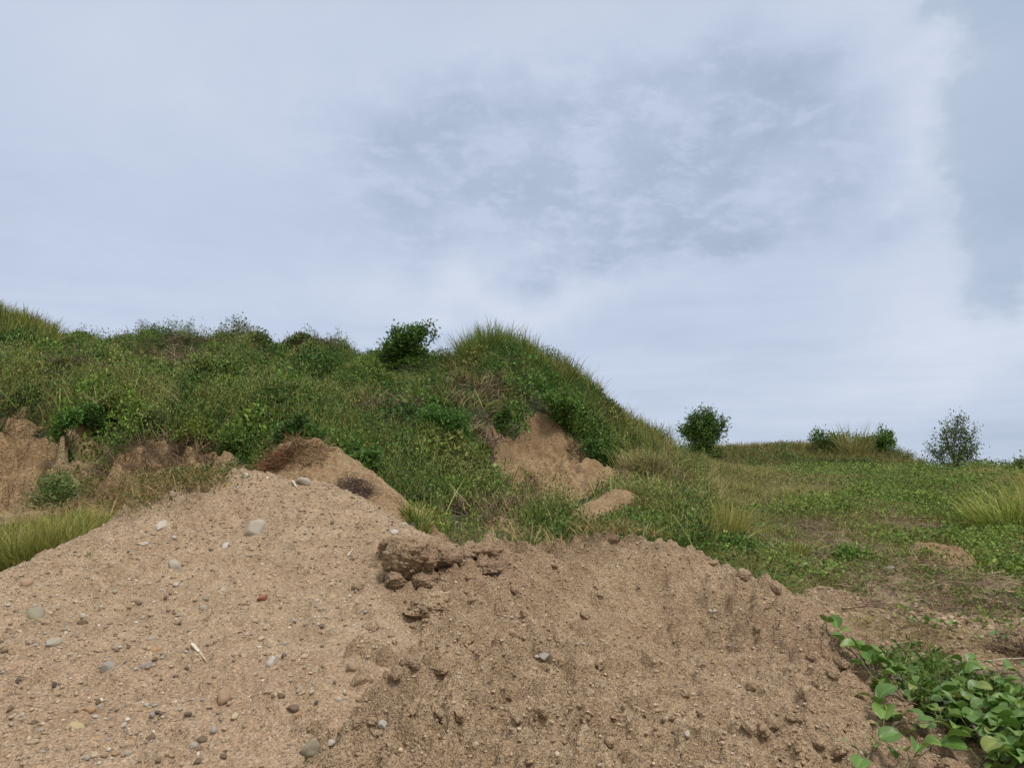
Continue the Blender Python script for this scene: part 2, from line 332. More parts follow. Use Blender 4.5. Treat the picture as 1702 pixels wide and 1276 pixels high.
SM = [wpt(*p) for p in [(420,795,6.6),(460,752,6.9),(500,740,7.0),(540,742,7.0),(580,764,6.9),(620,790,6.7),(665,826,6.4),(690,850,6.2),(560,800,6.2),(500,800,6.2),(460,800,6.2),(620,835,5.9),(540,830,5.9)]]
for (x, y, z) in SM[:8]: SM += [(x, y + .6, z - .4), (x, y + 1.3, z - 1.0)]
SM += [(-3.2, 6.6, .7), (-3.2, 5.6, .5), (0, 5.4, .4), (.2, 6.4, .4), (-1.5, 5.1, .8)]

lm = Grid(-4.2, 1.2, .9, 6.2, .0092); X, Y = lm.X, lm.Y
lm.Z = TPS(LM, 2e-4)(X, Y) + .035 * fbm(X * 1.6, Y * 1.6, 71, 4) + .011 * fbm(X * 11, Y * 11, 73, 4) - .03 * np.abs(fbm((X - .4 * Y) * 2.2, Y * 1.0, 75, 3)) + .006 * fbm(X * 36, Y * 36, 78, 2)
lm.bumps(9000, .012, .05, .5, 76, power=3.5); lm.bumps(160, .05, .14, .3, 77)
rm = Grid(-1.7, 2.7, .9, 6.0, .0078); X, Y = rm.X, rm.Y
zr = TPS(RM, 2e-4)(X, Y)
crestd = np.exp(-((Y - 4.35) / .45) ** 2)
U_, V_ = uv_of(X, Y, zr)
calm = np.clip(1 - .85 * np.exp(-((X - .80) / .40) ** 2 - ((Y - 3.25) / .5) ** 2) - .6 * np.exp(-((X - 1.35) / .35) ** 2 - ((Y - 2.8) / .4) ** 2), .1, 1) * (.45 + .8 * ss(.3, .6, vn(X * 1.8 + 5, Y * 1.8, 88)))
wx = X + .05 * fbm(X * 7, Y * 7, 180, 3); wy = Y + .05 * fbm(X * 7 + 9, Y * 7, 181, 3)
crust = lambda f, seed, lo=-.04, hi=.14: ss(lo, hi, fbm(wx * f, wy * f * 1.25, seed, 4))
calm = calm * (1 - .6 * crestd) * .85; rm.Z = zr - .025 * crestd - .02 + .06 * fbm(X * 1.7, Y * 1.7, 81, 4) + crestd * .03 * fbm(X * 4, Y * 4, 84, 3) + .010 * fbm(X * 30, Y * 30, 85, 3)
rm.Z += calm * (.040 * crust(3.2, 86) + .034 * crust(6.5, 186) + .022 * crust(14, 187, -.02, .1) + .024 * fbm(X * 9, Y * 9, 83, 4))
rm.Z += .004 * fbm(X * 60, Y * 60, 189, 2) + .011 * crust(27, 188, 0, .16) * np.clip(calm, .3, 1)
rm.Z -= .12 * np.exp(-(((U_ - 960) / 75) ** 2 + ((V_ - 912) / 16) ** 2)) + .07 * np.exp(-(((U_ - 1090) / 50) ** 2 + ((V_ - 955) / 18) ** 2)) + .13 * np.exp(-(((U_ - 1120) / 120) ** 2 + ((V_ - 1035) / 45) ** 2)) + .09 * np.exp(-(((U_ - 900) / 90) ** 2 + ((V_ - 1010) / 30) ** 2))
rm.Z += .05 * np.exp(-(((U_ - 1330) / 55) ** 2 + ((V_ - 1150) / 30) ** 2))
smooth = lambda x, y: np.clip(.35 + 1.1 * vn(x * 1.6 + 5, y * 1.6, 88) - .9 * np.exp(-((x - .8) / .4) ** 2 - ((y - 3.2) / .5) ** 2), .06, 1)
rm.bumps(4200, .014, .055, .85, 87, smooth, 2.0); rm.bumps(200, .04, .09, .6, 89, smooth)
sm = Grid(-3.4, .3, 5.0, 8.4, .02); X, Y = sm.X, sm.Y
sm.Z = TPS(SM, 2e-4)(X, Y) + .04 * fbm(X * 2.2, Y * 2.2, 91, 4) + .012 * fbm(X * 12, Y * 12, 93, 3)
sm.bumps(900, .015, .08, .6, 94, power=3)
def base_cap(q, extra=0): 
    return q
for q_ in (straw,): q_.Z -= .02
SURF = [base, lm, rm, sm, scar, bank, bank2, p1, p2, sandy, straw, hump]
def top(x, y, surfs=None):
    r = None
    for q in (surfs or SURF):
        z = q.at(x, y); r = z if r is None else np.maximum(r, z)
    return r
def hit(u, v, surfs=None, y0=1.6, y1=45):
    """where the line of sight through a picture point meets the land"""
    Yv = np.concatenate([np.arange(y0, 8, .006), np.arange(8, y1, .03)]); x1, _, z1 = wpt(u, v, 1.0)
    zz = EYE + (z1 - EYE) * Yv; s = top(x1 * Yv, Yv, surfs)
    k = np.nonzero(s >= zz)[0]
    if len(k) == 0: k = [np.argmin(zz - s)]
    Y0 = Yv[k[0]]
    return Vector((x1 * Y0, Y0, float(s[k[0]])))
def depth_at(u, v): return hit(u, v).y
def nrm(x, y, e=.04):
    a = top(np.array([x + e, x - e, x, x]), np.array([y, y, y + e, y - e]))
    return Vector((-(a[0] - a[1]) / (2 * e), -(a[2] - a[3]) / (2 * e), 1)).normalized()

# ------------------------------------------------------------------ object helpers
def tag(o, label=None, cat=None, group=None, kind=None):
    if label: o['label'] = label
    if cat: o['category'] = cat
    if group: o['group'] = group
    if kind: o['kind'] = kind
    return o
def link(name, me, parent=None, loc=(0, 0, 0)):
    o = bpy.data.objects.new(name, me); COL.objects.link(o); o.location = loc
    if parent: o.parent = parent
    return o
def empty(name, loc, label, cat, group=None):
    o = bpy.data.objects.new(name, None); COL.objects.link(o); o.location = loc; o.empty_display_size = .1
    return tag(o, label, cat, group)
def mesh_np(name, V, F, mat, col=None, smooth=False):
    """F: array (n,3) or (n,4), or a list of such arrays"""
    if not isinstance(F, list) or not isinstance(F[0], np.ndarray): F = [np.asarray(F)]
    F = [np.asarray(f, np.int32) for f in F if len(f)]
    me = bpy.data.meshes.new(name); V = np.asarray(V, np.float32)
    me.vertices.add(len(V)); me.vertices.foreach_set('co', V.ravel())
    loops = np.concatenate([f.ravel() for f in F]); tot = np.concatenate([np.full(len(f), f.shape[1], np.int32) for f in F])
    me.loops.add(len(loops)); me.loops.foreach_set('vertex_index', loops)
    me.polygons.add(len(tot)); me.polygons.foreach_set('loop_start', np.concatenate([[0], np.cumsum(tot)[:-1]]).astype(np.int32))
    me.update(calc_edges=True)
    if smooth: me.polygons.foreach_set('use_smooth', np.ones(len(tot), bool))
    if col is not None:
        a = me.color_attributes.new('col', 'FLOAT_COLOR', 'POINT'); c = np.ones((len(V), 4), np.float32); c[:, :3] = col; a.data.foreach_set('color', c.ravel())
    me.materials.append(mat); me.update()
    return me
class Buf:
    """collects vertices, faces and colours for ONE mesh"""
    def __init__(s): s.V = []; s.F3 = []; s.F4 = []; s.C = []; s.n = 0
    def add(s, V, F4=None, F3=None, C=(.1, .1, .1)):
        V = np.asarray(V, float).reshape(-1, 3)
        if F4 is not None and len(F4): s.F4.append(np.asarray(F4) + s.n)
        if F3 is not None and len(F3): s.F3.append(np.asarray(F3) + s.n)
        s.V.append(V); s.C.append(np.broadcast_to(np.asarray(C, float), (len(V), 3))); s.n += len(V)
    def mesh(s, name, mat, origin=(0, 0, 0), smooth=False):
        F = []
        if s.F3: F.append(np.concatenate(s.F3))
        if s.F4: F.append(np.concatenate(s.F4))
        return mesh_np(name, np.concatenate(s.V) - np.array(origin), F, mat, np.concatenate(s.C), smooth)
def unit(a): return a / (np.linalg.norm(a, axis=-1, keepdims=True) + 1e-9)
def rnd(n): return RNG.random(n)
def rdir(n): 
    v = RNG.normal(size=(n, 3)); return unit(v)

def leaves(buf, P, Dr, L, Wd, C, fold=.25, droop=.0):
    """one folded rhombic leaf per row"""
    n = len(P)
    if n == 0: return
    L = np.broadcast_to(L, (n,))[:, None]; Wd = np.broadcast_to(Wd, (n,))[:, None]
    Dr = unit(Dr); side = unit(np.cross(Dr, rdir(n))); nn = np.cross(side, Dr)
    mid = P + Dr * L * .45
    V = np.stack([P, mid + side * Wd * .5 + nn * Wd * fold, P + Dr * L - nn * L * .12, mid - side * Wd * .5 + nn * Wd * fold], 1)
    i = np.arange(n)[:, None] * 4
    F = np.concatenate([i + [0, 1, 2], i + [0, 2, 3]])
    C = np.broadcast_to(C, (n, 3)); buf.add(V.reshape(-1, 3), F3=F, C=np.repeat(C, 4, 0))
def blades(buf, P, Dr, L, Wd, C, bend=.4, tipc=None):
    """curved tapering blades, bending over sideways under their own weight"""
    n = len(P)
    if n == 0: return
    L = np.broadcast_to(L, (n,))[:, None]; Wd = np.broadcast_to(Wd, (n,))[:, None]; bend = np.broadcast_to(bend, (n,))[:, None]
    Dr = unit(Dr); h = Dr.copy(); h[:, 2] = 0; h = h + RNG.normal(size=(n, 3)) * [.25, .25, 0]; h = unit(h)
    side = unit(np.cross(Dr, h + rdir(n) * .5)); dn = np.array([0, 0, -1.0])
    pts = []; 
    for t in (0, .35, .7, 1.0):
        q = P + Dr * L * t + (h * .55 + dn * .45) * L * bend * t * t
        pts.append((q, Wd * (.75, 1.0, .6, 0)[(0, .35, .7, 1.0).index(t)] * .5))
    V = np.stack([pts[0][0] - side * pts[0][1], pts[0][0] + side * pts[0][1], pts[1][0] + side * pts[1][1], pts[1][0] - side * pts[1][1],
                  pts[2][0] + side * pts[2][1], pts[2][0] - side * pts[2][1], pts[3][0]], 1)
    i = np.arange(n)[:, None] * 7
    C = np.broadcast_to(C, (n, 3)); CC = np.repeat(C[:, None], 7, 1).copy()
    if tipc is not None: CC[:, 4:6] = CC[:, 4:6] * .6 + np.array(tipc) * .4; CC[:, 6] = tipc
    buf.add(V.reshape(-1, 3), F4=np.concatenate([i + [0, 1, 2, 3], i + [3, 2, 4, 5]]), F3=i + [5, 4, 6], C=CC.reshape(-1, 3))
def tube(buf, pts, radii, C, seg=6):
    pts = [Vector(p) for p in pts]; V = []; n = len(pts)
    for k, p in enumerate(pts):
        d = (pts[min(k + 1, n - 1)] - pts[max(k - 1, 0)]).normalized(); a = d.orthogonal().normalized() if k == 0 else (a0 - d * a0.dot(d)).normalized(); a0 = a; b = d.cross(a)
        for s_ in range(seg):
            t = 2 * math.pi * s_ / seg; V.append(p + (a * math.cos(t) + b * math.sin(t)) * radii[k])
    F = [[k * seg + s_, k * seg + (s_ + 1) % seg, (k + 1) * seg + (s_ + 1) % seg, (k + 1) * seg + s_] for k in range(n - 1) for s_ in range(seg)]
    V.append(pts[-1]); tip = len(V) - 1; V.append(pts[0])
    F3 = [[(n - 1) * seg + s_, (n - 1) * seg + (s_ + 1) % seg, tip] for s_ in range(seg)] + [[(s_ + 1) % seg, s_, tip + 1] for s_ in range(seg)]
    buf.add(V, F4=F, F3=F3, C=C)

# ------------------------------------------------------------------ materials
def mat_base(name):
    m = bpy.data.materials.new(name); m.use_nodes = True; T = NT(m.node_tree); T.n.clear()
    out = T.new('ShaderNodeOutputMaterial'); return m, T, out
def leaf_mat(name, rough=.55, trans=.25, var=.35, spec=.3, gain=(1, 1, 1)):
    m, T, out = mat_base(name)
    at = T.new('ShaderNodeAttribute', attribute_name='col'); geo = T.new('ShaderNodeNewGeometry'); tcn = T.new('ShaderNodeTexCoord')
    k = T.m('MULTIPLY_ADD', geo.outputs['Random Per Island'], var * 2, 1 - var)
    nz = T.noise(tcn.outputs['Object'], 60.0, 3)
    k = T.m('MULTIPLY', k, T.ramp(nz, .3, .7, .85, 1.15))
    cc = T.mix(1.0, at.outputs['Color'], T.new('ShaderNodeCombineXYZ', i_0=k, i_1=k, i_2=k).outputs[0], 'MULTIPLY')
    cc = T.mix(1.0, cc, gain, 'MULTIPLY')
    hs = T.new('ShaderNodeHueSaturation', i_Color=cc); T.put(hs.inputs['Hue'], T.m('MULTIPLY_ADD', T.m('FRACT', T.m('MULTIPLY', geo.outputs['Random Per Island'], 7.31)), .03, .485))
    pb = T.new('ShaderNodeBsdfPrincipled', i_Base_Color=hs.outputs[0], i_Roughness=rough); pb.inputs['Specular IOR Level'].default_value = spec
    tl = T.new('ShaderNodeBsdfTranslucent', i_Color=hs.outputs[0])
    mx = T.new('ShaderNodeMixShader', i_0=trans, i_1=pb.outputs[0], i_2=tl.outputs[0]); T.put(out.inputs[0], mx.outputs[0])
    return m
def bark_mat(name):
    m, T, out = mat_base(name); at = T.new('ShaderNodeAttribute', attribute_name='col'); tcn = T.new('ShaderNodeTexCoord')
    nz = T.noise(tcn.outputs['Object'], 45.0, 5); k = T.ramp(nz, .25, .75, .6, 1.35)
    cc = T.mix(1.0, at.outputs['Color'], T.new('ShaderNodeCombineXYZ', i_0=k, i_1=k, i_2=k).outputs[0], 'MULTIPLY')
    pb = T.new('ShaderNodeBsdfPrincipled', i_Base_Color=cc, i_Roughness=.85); bp = T.new('ShaderNodeBump', i_Strength=.5, i_Distance=.004, i_Height=nz)
    T.put(pb.inputs['Normal'], bp.outputs[0]); T.put(out.inputs[0], pb.outputs[0]); return m
def soil_mat(name, use_attr, c_lo, c_hi, c_alt, grain=90.0, speck=.5, bump=.012, alt_scale=.9, grain2=None):
    m, T, out = mat_base(name); gp = T.new('ShaderNodeNewGeometry'); O = gp.outputs['Position']
    n1 = T.noise(O, alt_scale, 5, .6, .4); n2 = T.noise(O, 7.0, 6, .65); n3 = T.noise(O, 45.0, 5, .7)
    col = T.mix(T.ramp(n2, .3, .7), c_lo, c_hi); col = T.mix(T.m('MULTIPLY', T.ramp(n1, .45, .7), .75), col, c_alt)
    if use_attr:
        at = T.new('ShaderNodeAttribute', attribute_name='col'); k = T.ramp(n3, .25, .75, .65, 1.35)
        k2 = T.ramp(n2, .25, .75, .8, 1.2); k = T.m('MULTIPLY', k, k2)
        col = T.mix(1.0, at.outputs['Color'], T.new('ShaderNodeCombineXYZ', i_0=k, i_1=k, i_2=k).outputs[0], 'MULTIPLY')
    v1 = T.new('ShaderNodeTexVoronoi', i_Vector=O, i_Scale=grain); v1.inputs['Randomness'].default_value = 1.0
    sp = T.new('ShaderNodeSeparateColor'); T.put(sp.inputs[0], v1.outputs['Color'])
    g1 = sp.outputs[0]; g2 = sp.outputs[1]
    k3 = T.m('MULTIPLY_ADD', g1, .5, .75); k3 = T.m('MULTIPLY', k3, T.ramp(n3, .2, .8, .8, 1.2))
    col = T.mix(1.0, col, T.new('ShaderNodeCombineXYZ', i_0=k3, i_1=k3, i_2=k3).outputs[0], 'MULTIPLY')
    pale = T.m('MULTIPLY', T.m('GREATER_THAN', g2, .955), speck); col = T.mix(pale, col, (.55, .50, .42))
    drk = T.m('MULTIPLY', T.m('LESS_THAN', g2, .045), speck); col = T.mix(drk, col, (.07, .06, .055))
    pb = T.new('ShaderNodeBsdfPrincipled', i_Base_Color=col, i_Roughness=.95); pb.inputs['Specular IOR Level'].default_value = .15
    v2 = T.new('ShaderNodeTexVoronoi', i_Vector=O, i_Scale=grain * .38)
    hgt = T.m('ADD', T.m('MULTIPLY', T.ramp(v1.outputs['Distance'], .0, .6, 1.0, 0.0), .35), T.m('MULTIPLY', n3, 1.0))
    hgt = T.m('ADD', hgt, T.m('MULTIPLY', T.ramp(v2.outputs['Distance'], .0, .6, 1.0, 0.0), .5)); hgt = T.m('ADD', hgt, T.m('MULTIPLY', n2, 1.2))
    bp = T.new('ShaderNodeBump', i_Strength=1.0, i_Distance=bump, i_Height=hgt); T.put(pb.inputs['Normal'], bp.outputs[0]); T.put(out.inputs[0], pb.outputs[0])
    return m
def stone_mat(name, c, c2, scale=30.0):
    m, T, out = mat_base(name); tcn = T.new('ShaderNodeTexCoord'); O = tcn.outputs['Object']; oi = T.new('ShaderNodeObjectInfo')
    off = T.vm('ADD', O, T.new('ShaderNodeCombineXYZ', i_0=T.m('MULTIPLY', oi.outputs['Random'], 9.0)).outputs[0])
    n1 = T.noise(off, scale, 5, .6); n2 = T.noise(off, scale * 5, 4, .7)
    col = T.mix(T.ramp(n1, .35, .68), c, c2); k = T.ramp(n2, .25, .75, .75, 1.2)
    dust = T.ramp(T.noise(off, scale * 1.6, 4), .52, .7)
    col = T.mix(T.m('MULTIPLY_ADD', dust, .55, .18), col, (.42, .31, .20))
    col = T.mix(1.0, col, T.new('ShaderNodeCombineXYZ', i_0=k, i_1=k, i_2=k).outputs[0], 'MULTIPLY')
    pb = T.new('ShaderNodeBsdfPrincipled', i_Base_Color=col, i_Roughness=.85); pb.inputs['Specular IOR Level'].default_value = .25
    bp = T.new('ShaderNodeBump', i_Strength=.8, i_Distance=.003, i_Height=T.m('ADD', n1, T.m('MULTIPLY', n2, .4))); T.put(pb.inputs['Normal'], bp.outputs[0]); T.put(out.inputs[0], pb.outputs[0]); return m
def grit_mat():
    m, T, out = mat_base('grit'); at = T.new('ShaderNodeAttribute', attribute_name='col')
    pb = T.new('ShaderNodeBsdfPrincipled', i_Base_Color=at.outputs['Color'], i_Roughness=.9); T.put(out.inputs[0], pb.outputs[0]); return m

M_LEAF = leaf_mat('foliage', gain=(1.78, 1.72, 1.08)); M_GRASS = leaf_mat('grass_blades', .6, .3, .3, gain=(1.55, 1.5, .98)); M_DRY = leaf_mat('dry_stems', .9, .1, .35, .1, gain=(1.3, 1.25, 1.15))
M_VINE = leaf_mat('creeper_leaf', .42, .22, .18, .5, gain=(1.32, 1.32, .92)); M_BARK = bark_mat('bark'); M_GRIT = grit_mat()
M_GROUND = soil_mat('field_soil', True, (.2, .15, .1), (.25, .2, .13), (.2, .15, .1), 60, .3, .02)
M_GRAVEL = soil_mat('gravelly_soil', False, (.325, .234, .150), (.432, .322, .217), (.365, .250, .165), 170, .5, .009)
M_SAND = soil_mat('sandy_soil', False, (.325, .228, .143), (.425, .315, .205), (.300, .200, .130), 190, .3, .012)
M_CUT = soil_mat('cut_earth', False, (.32, .210, .115), (.45, .32, .185), (.25, .160, .09), 70, .2, .03, .9)
M_BANK = soil_mat('bank_earth', False, (.29, .185, .095), (.46, .325, .185), (.40, .31, .19), 60, .2, .035, 1.0)
M_LITTER = soil_mat('littered_soil', False, (.25, .185, .12), (.37, .285, .19), (.30, .235, .165), 80, .4, .02)

# ------------------------------------------------------------------ terrain objects
u_, v_ = uv_of(base.X, base.Y, base.Z)
GREEN = np.array((.050, .062, .026)); SOIL = np.array((.20, .145, .092)); STR = np.array((.21, .175, .125)); BRN = np.array((.12, .095, .06))
def ground_col(x, y, z):
    u, v = uv_of(x, y, z); n = x.size
    c = np.zeros(x.shape + (3,)) + GREEN
    k = ss(-.1, .5, fbm(x * .5, y * .5, 101, 4))[..., None]; c = c * (1 - k * .6) + BRN * k * .6
    fld = ss(4.2, 5.2, x - .2 * y + 4) if False else ((x > .21 * y) | (y < 8)).astype(float)
    dryb = np.clip(blobm(u, v, [(1300,806,70,14),(1470,862,60,14),(1345,880,60,16),(1260,846,40,12),(1550,785,90,6),(1290,900,60,16),(1400,905,70,30),(1500,975,160,60),(1190,820,40,20),(1440,930,60,30)]) * 1.3, 0, 1) * fld
    kk = np.clip(dryb * (.75 + .9 * fbm(x * 2.2, y * 2.2, 103, 3)), 0, 1)[..., None]; c = c * (1 - kk) + STR * kk
    kb = (fld * .75)[..., None]; c = c * (1 - kb) + np.array((.155, .130, .078)) * kb
    kf = (fld * ss(-.1, .4, fbm(x * 1.1, y * 1.1, 107, 4)))[..., None]; c = c * (1 - kf * .75) + SOIL * kf * .75
    nr = ((1 - ss(5.4, 6.6, y)) * 1.0)[..., None]; c = c * (1 - nr) + SOIL * 1.25 * nr
    return c
gc = ground_col(base.X, base.Y, base.Z)
def grid_faces(q):
    i = np.arange(q.ny - 1)[:, None] * q.nx + np.arange(q.nx - 1)[None]; i = i.ravel()
    return np.stack([i, i + 1, i + 1 + q.nx, i + q.nx], 1)
def sub_mesh(name, q, Fm, mat, col=None):
    V = np.stack([q.X.ravel(), q.Y.ravel(), q.Z.ravel()], 1); used = np.unique(Fm); mp = np.zeros(len(V), np.int64); mp[used] = np.arange(len(used))
    me = mesh_np(name, V[used], mp[Fm], mat, None if col is None else col.reshape(-1, 3)[used], True); return link(name, me)
F = grid_faces(base); fx = base.X.ravel()[F[:, 0]]; fy = base.Y.ravel()[F[:, 0]]
hm = (fx < .21 * fy + .3) & (fy > 8.0) & (fy < 40) & (fx > -26)
tag(sub_mesh('ground', base, F[~hm], M_GROUND, gc), 'uneven field of soil and dry litter around the earth heaps', kind='structure')
tag(sub_mesh('hill', base, F[hm], M_GROUND, gc), 'overgrown earth hill behind the heaps', kind='structure')
pl = mesh_np('lowland', [(-4000, -4000, -2.1), (4000, -4000, -2.1), (4000, 6000, -2.1), (-4000, 6000, -2.1)], [[0, 1, 2, 3]], M_GROUND, np.tile(GREEN, (4, 1)))
tag(link('lowland', pl), 'flat lowland far behind the field', kind='structure')
def land(name, q, mat, label, keep=None):
    F = grid_faces(q); zq = q.Z.ravel(); zb = base.at(q.X.ravel(), q.Y.ravel()); lowv = zq < zb - .10
    F = F[~lowv[F].all(1)]
    return tag(sub_mesh(name, q, F, mat), label, kind='structure')
land('gravel_mound', lm, M_GRAVEL, 'large stony earth heap on the left in front')
land('sand_mound', rm, M_SAND, 'crumbly sandy heap in the middle foreground')
land('dirt_mound', sm, M_CUT, 'small smooth earth heap behind the stony heap')
land('landslide_scar', scar, M_CUT, 'bare slipped earth face on the hill')
land('eroded_bank', bank, M_BANK, 'undercut earth bank at the far left')
land('eroded_bank', bank2, M_BANK, 'rooty earth slope below the hill plants')
land('bare_patch', p1, M_CUT, 'bare earth patch below the landslip'); land('bare_patch', p2, M_CUT, 'small bare earth hump at the foot of the hill')
land('path', sandy, M_SAND, 'sandy strip between the heap and the litter'); land('littered_soil', straw, M_LITTER, 'soil strewn with grey straw')
land('earth_hump', hump, M_CUT, 'low earth hump in the field')

# ------------------------------------------------------------------ vegetation cover (stuff)
def sample(n, x0, x1, y0, y1, ypow=1.0):
    y = y0 + (y1 - y0) * rnd(n) ** ypow; x = x0 + (x1 - x0) * rnd(n); return x, y
def in_view(x, y, z, m=170):
    u, v = uv_of(x, y, z); return (u > -m) & (u < 1702 + m) & (v < 1276 + m)
def jit(x, y, a=10): return a * fbm(x * 1.3, y * 1.3, 201, 3)
BARE_SURF = [scar, bank, bank2, p1, p2, sandy, straw, hump, lm, rm, sm]
def bare(x, y):
    zb = base.at(x, y); r = np.zeros(x.shape, bool)
    for q in BARE_SURF: r |= q.at(x, y) > zb + .015
    return r
def tint(n, c, dv=.18, dh=.12):
    c = np.array(c); k = 1 + dv * RNG.normal(size=(n, 1)); h = 1 + dh * RNG.normal(size=(n, 3)); return np.clip(c * k * h, .004, .9)
def mixc(a, b, t): t = np.asarray(t)[:, None]; return np.asarray(a) * (1 - t) + np.asarray(b) * t

# hill zones (in picture terms, read on the land itself): dark creepers, brown dead growth, tall grass, pale seeding grass
Z_DARK = [(740,712,55,45),(690,600,60,35),(505,715,45,28),(610,745,45,26),(870,640,45,30),(930,662,45,30),(470,590,70,22),(340,640,60,25),(500,620,60,25),(1000,745,40,22),(740,790,60,30),(130,575,60,20),(400,740,60,30),(640,690,60,30),(840,700,22,20)]
Z_BROWN = [(350,585,70,14),(150,605,110,18),(260,620,80,16),(420,605,50,12),(790,665,40,40),(640,680,50,14),(760,610,50,12),(520,572,28,8),(800,720,18,30),(250,780,70,20),(1075,800,50,14),(1020,680,50,16),(830,860,60,10)]
Z_TALL = [(800,580,48,24),(920,600,60,25),(980,630,50,30),(1030,670,50,35),(1080,715,45,30),(880,600,50,22),(40,545,70,25),(960,680,55,35),(1040,720,40,25),(10,540,60,20)]
Z_PALE = [(1120,770,90,30),(1180,810,70,28),(1060,770,60,30),(800,790,25,50),(560,690,80,26),(300,670,160,25),(1100,830,60,16),(950,845,60,15),(780,700,24,40),(1085,740,34,26),(1040,730,30,20)]
hn = 19000
x, y = sample(hn, -15, 6, 6.3, 21.5); z = base.at(x, y); ok = in_view(x, y, z) & ~bare(x, y) & (x < .24 * y + .2) & ~((y < 7.0) & (x > -2.6)) & ~((y < 9.2) & (x <= -2.6)) & ~((rnd(hn) < .75) & (vn(x * 2.1 + 4, y * 2.1, 411) < .36)) & ~((np.abs(uv_of(x, y, z)[0] - 1015) < 75) & (np.abs(uv_of(x, y, z)[1] - 872) < 20) & (rnd(hn) < .8)) & ~((np.abs(uv_of(x, y, z)[0] - 950) < 100) & (np.abs(uv_of(x, y, z)[1] - 836) < 20) & (rnd(hn) < .75)) & (x > -1.0 * y)
# the creep of plants over edge of the left bank
x, y, z = x[ok], y[ok], z[ok]; lip = np.exp(-((y - 10.9 - .3 * np.sin(x)) / 1.0) ** 2) * (x < -1.0); u, v = uv_of(x, y, z); u = u + jit(x, y, 14); v = v + jit(y, x, 8)
wd = blobm(u, v, Z_DARK); wb = blobm(u, v, Z_BROWN); wt = blobm(u, v, Z_TALL); wp = blobm(u, v, Z_PALE)
hgt = .35 + 1.7 * vn(x * 1.5, y * 1.5, 205) ** 1.9 + .95 * lip
cn = fbm(x * .9, y * .9, 207, 4)
r = rnd(len(x)); w_t = wt * 1.8; w_b = wb * 2.6; w_d = wd * 2.4; w_p = wp * .8; w_h = .65 + 3.0 * lip
w_t = w_t * ss(16.2, 16.8, y + 1.5 * (x > 1.2) + 9 * (y < 11)); tot = w_t + w_b + w_d + w_p + w_h; PT = (1 + .24 * RNG.normal(size=(len(x), 1))).clip(.45, 1.7) * (1 + .10 * RNG.normal(size=(len(x), 3)))
cls = np.select([r < w_t / tot, r < (w_t + w_b) / tot, r < (w_t + w_b + w_d) / tot, r < (w_t + w_b + w_d + w_p) / tot], [0, 1, 2, 3], 4)
P0 = np.stack([x, y, z], 1)
def cluster(idx, k, rad, h, up=.6):
    """k points in a dome above each plant"""
    p = np.repeat(P0[idx], k, 0); n = len(p); d = rdir(n); d[:, 2] = np.abs(d[:, 2]); rr = rnd(n) ** .45
    hh = np.repeat(np.broadcast_to(h, (len(idx),)), k)
    q = p + d * rr[:, None] * np.stack([np.full(n, rad), np.full(n, rad), hh], 1)
    return q, unit(d + rdir(n) * .9 + [0, 0, up]), np.repeat(idx, k)

# leafy herbs
b = Buf(); idx = np.nonzero(cls == 4)[0]; q, d, ii = cluster(idx, 74, .15, .36 * hgt[idx] + .06, .9)
c2_ = fbm(x * 2.0, y * 2.0, 208, 3); c = mixc((.055, .098, .034), (.140, .162, .070), np.clip(.42 + 1.3 * cn[ii] + 1.1 * c2_[ii] + .4 * lip[ii], 0, 1)); c = c * PT[ii] * (1 + .15 * RNG.normal(size=(len(c), 1))); leaves(b, q, d, .026 + .026 * rnd(len(q)), .013 + .011 * rnd(len(q)), np.clip(c, .01, .5))
k = 4; p = np.repeat(P0[idx], k, 0); n = len(p); dd = unit(RNG.normal(size=(n, 3)) * [.3, .3, .1] + [0, 0, 1]); blades(b, p + RNG.normal(size=(n, 3)) * [.12, .12, 0], dd, (.20 + .16 * rnd(n)) * np.repeat(hgt[idx], k) + .05, .008, tint(n, (.15, .175, .085)), .25, (.26, .24, .15))
nb = 250; sx, sy = -13 + 17 * rnd(nb * 3), 9.5 + 10 * rnd(nb * 3); kp = ~bare(sx, sy) & (sx < .2 * sy - .3) & (sx > -.75 * sy); uu_, vv_ = uv_of(sx, sy, base.at(sx, sy)); kp &= ~((np.abs(uu_ - 955) < 125) & (np.abs(vv_ - 825) < 62)) & ~((np.abs(uu_ - 800) < 85) & (vv_ < 622)) & ~((uu_ < 90) & (vv_ < 580)) & ~((np.abs(uu_ - 870) < 60) & (np.abs(vv_ - 700) < 30)) & (rnd(len(sx)) > .9 * blobm(uu_, vv_, Z_BROWN)); sx, sy = sx[kp][:nb], sy[kp][:nb]
pals = np.array([(.085, .125, .040), (.045, .090, .028), (.125, .140, .065), (.032, .068, .022), (.095, .155, .045)])
for X_, Y_ in zip(sx, sy):
    r_ = random.uniform(.22, .58); lsz = random.choice((.7, .9, 1.2, 1.7)); nl = int(2300 * r_ / lsz ** .8); d_ = rdir(nl); d_[:, 2] = np.abs(d_[:, 2]); wob = 1 + .35 * fbm(d_[:, 0] * 2 + X_, d_[:, 1] * 2 + d_[:, 2] + Y_, 6, 3)
    pp = d_ * (r_ * (.55 + .45 * rnd(nl) ** .5) * wob)[:, None] * [1.1, 1.1, 1.0]; pp[:, 0] += X_; pp[:, 1] += Y_; pp[:, 2] += base.at(pp[:, 0], pp[:, 1])
    leaves(b, pp, d_ * .6 + rdir(nl) + [0, 0, .3], (.026 + .034 * rnd(nl)) * lsz, (.016 + .018 * rnd(nl)) * lsz, pals[random.randrange(5)] * (1 + .2 * RNG.normal(size=(nl, 1))).clip(.4, 1.7))
tag(link('undergrowth', b.mesh('undergrowth', M_LEAF)), 'mass of mid green weeds covering the hill', kind='stuff')
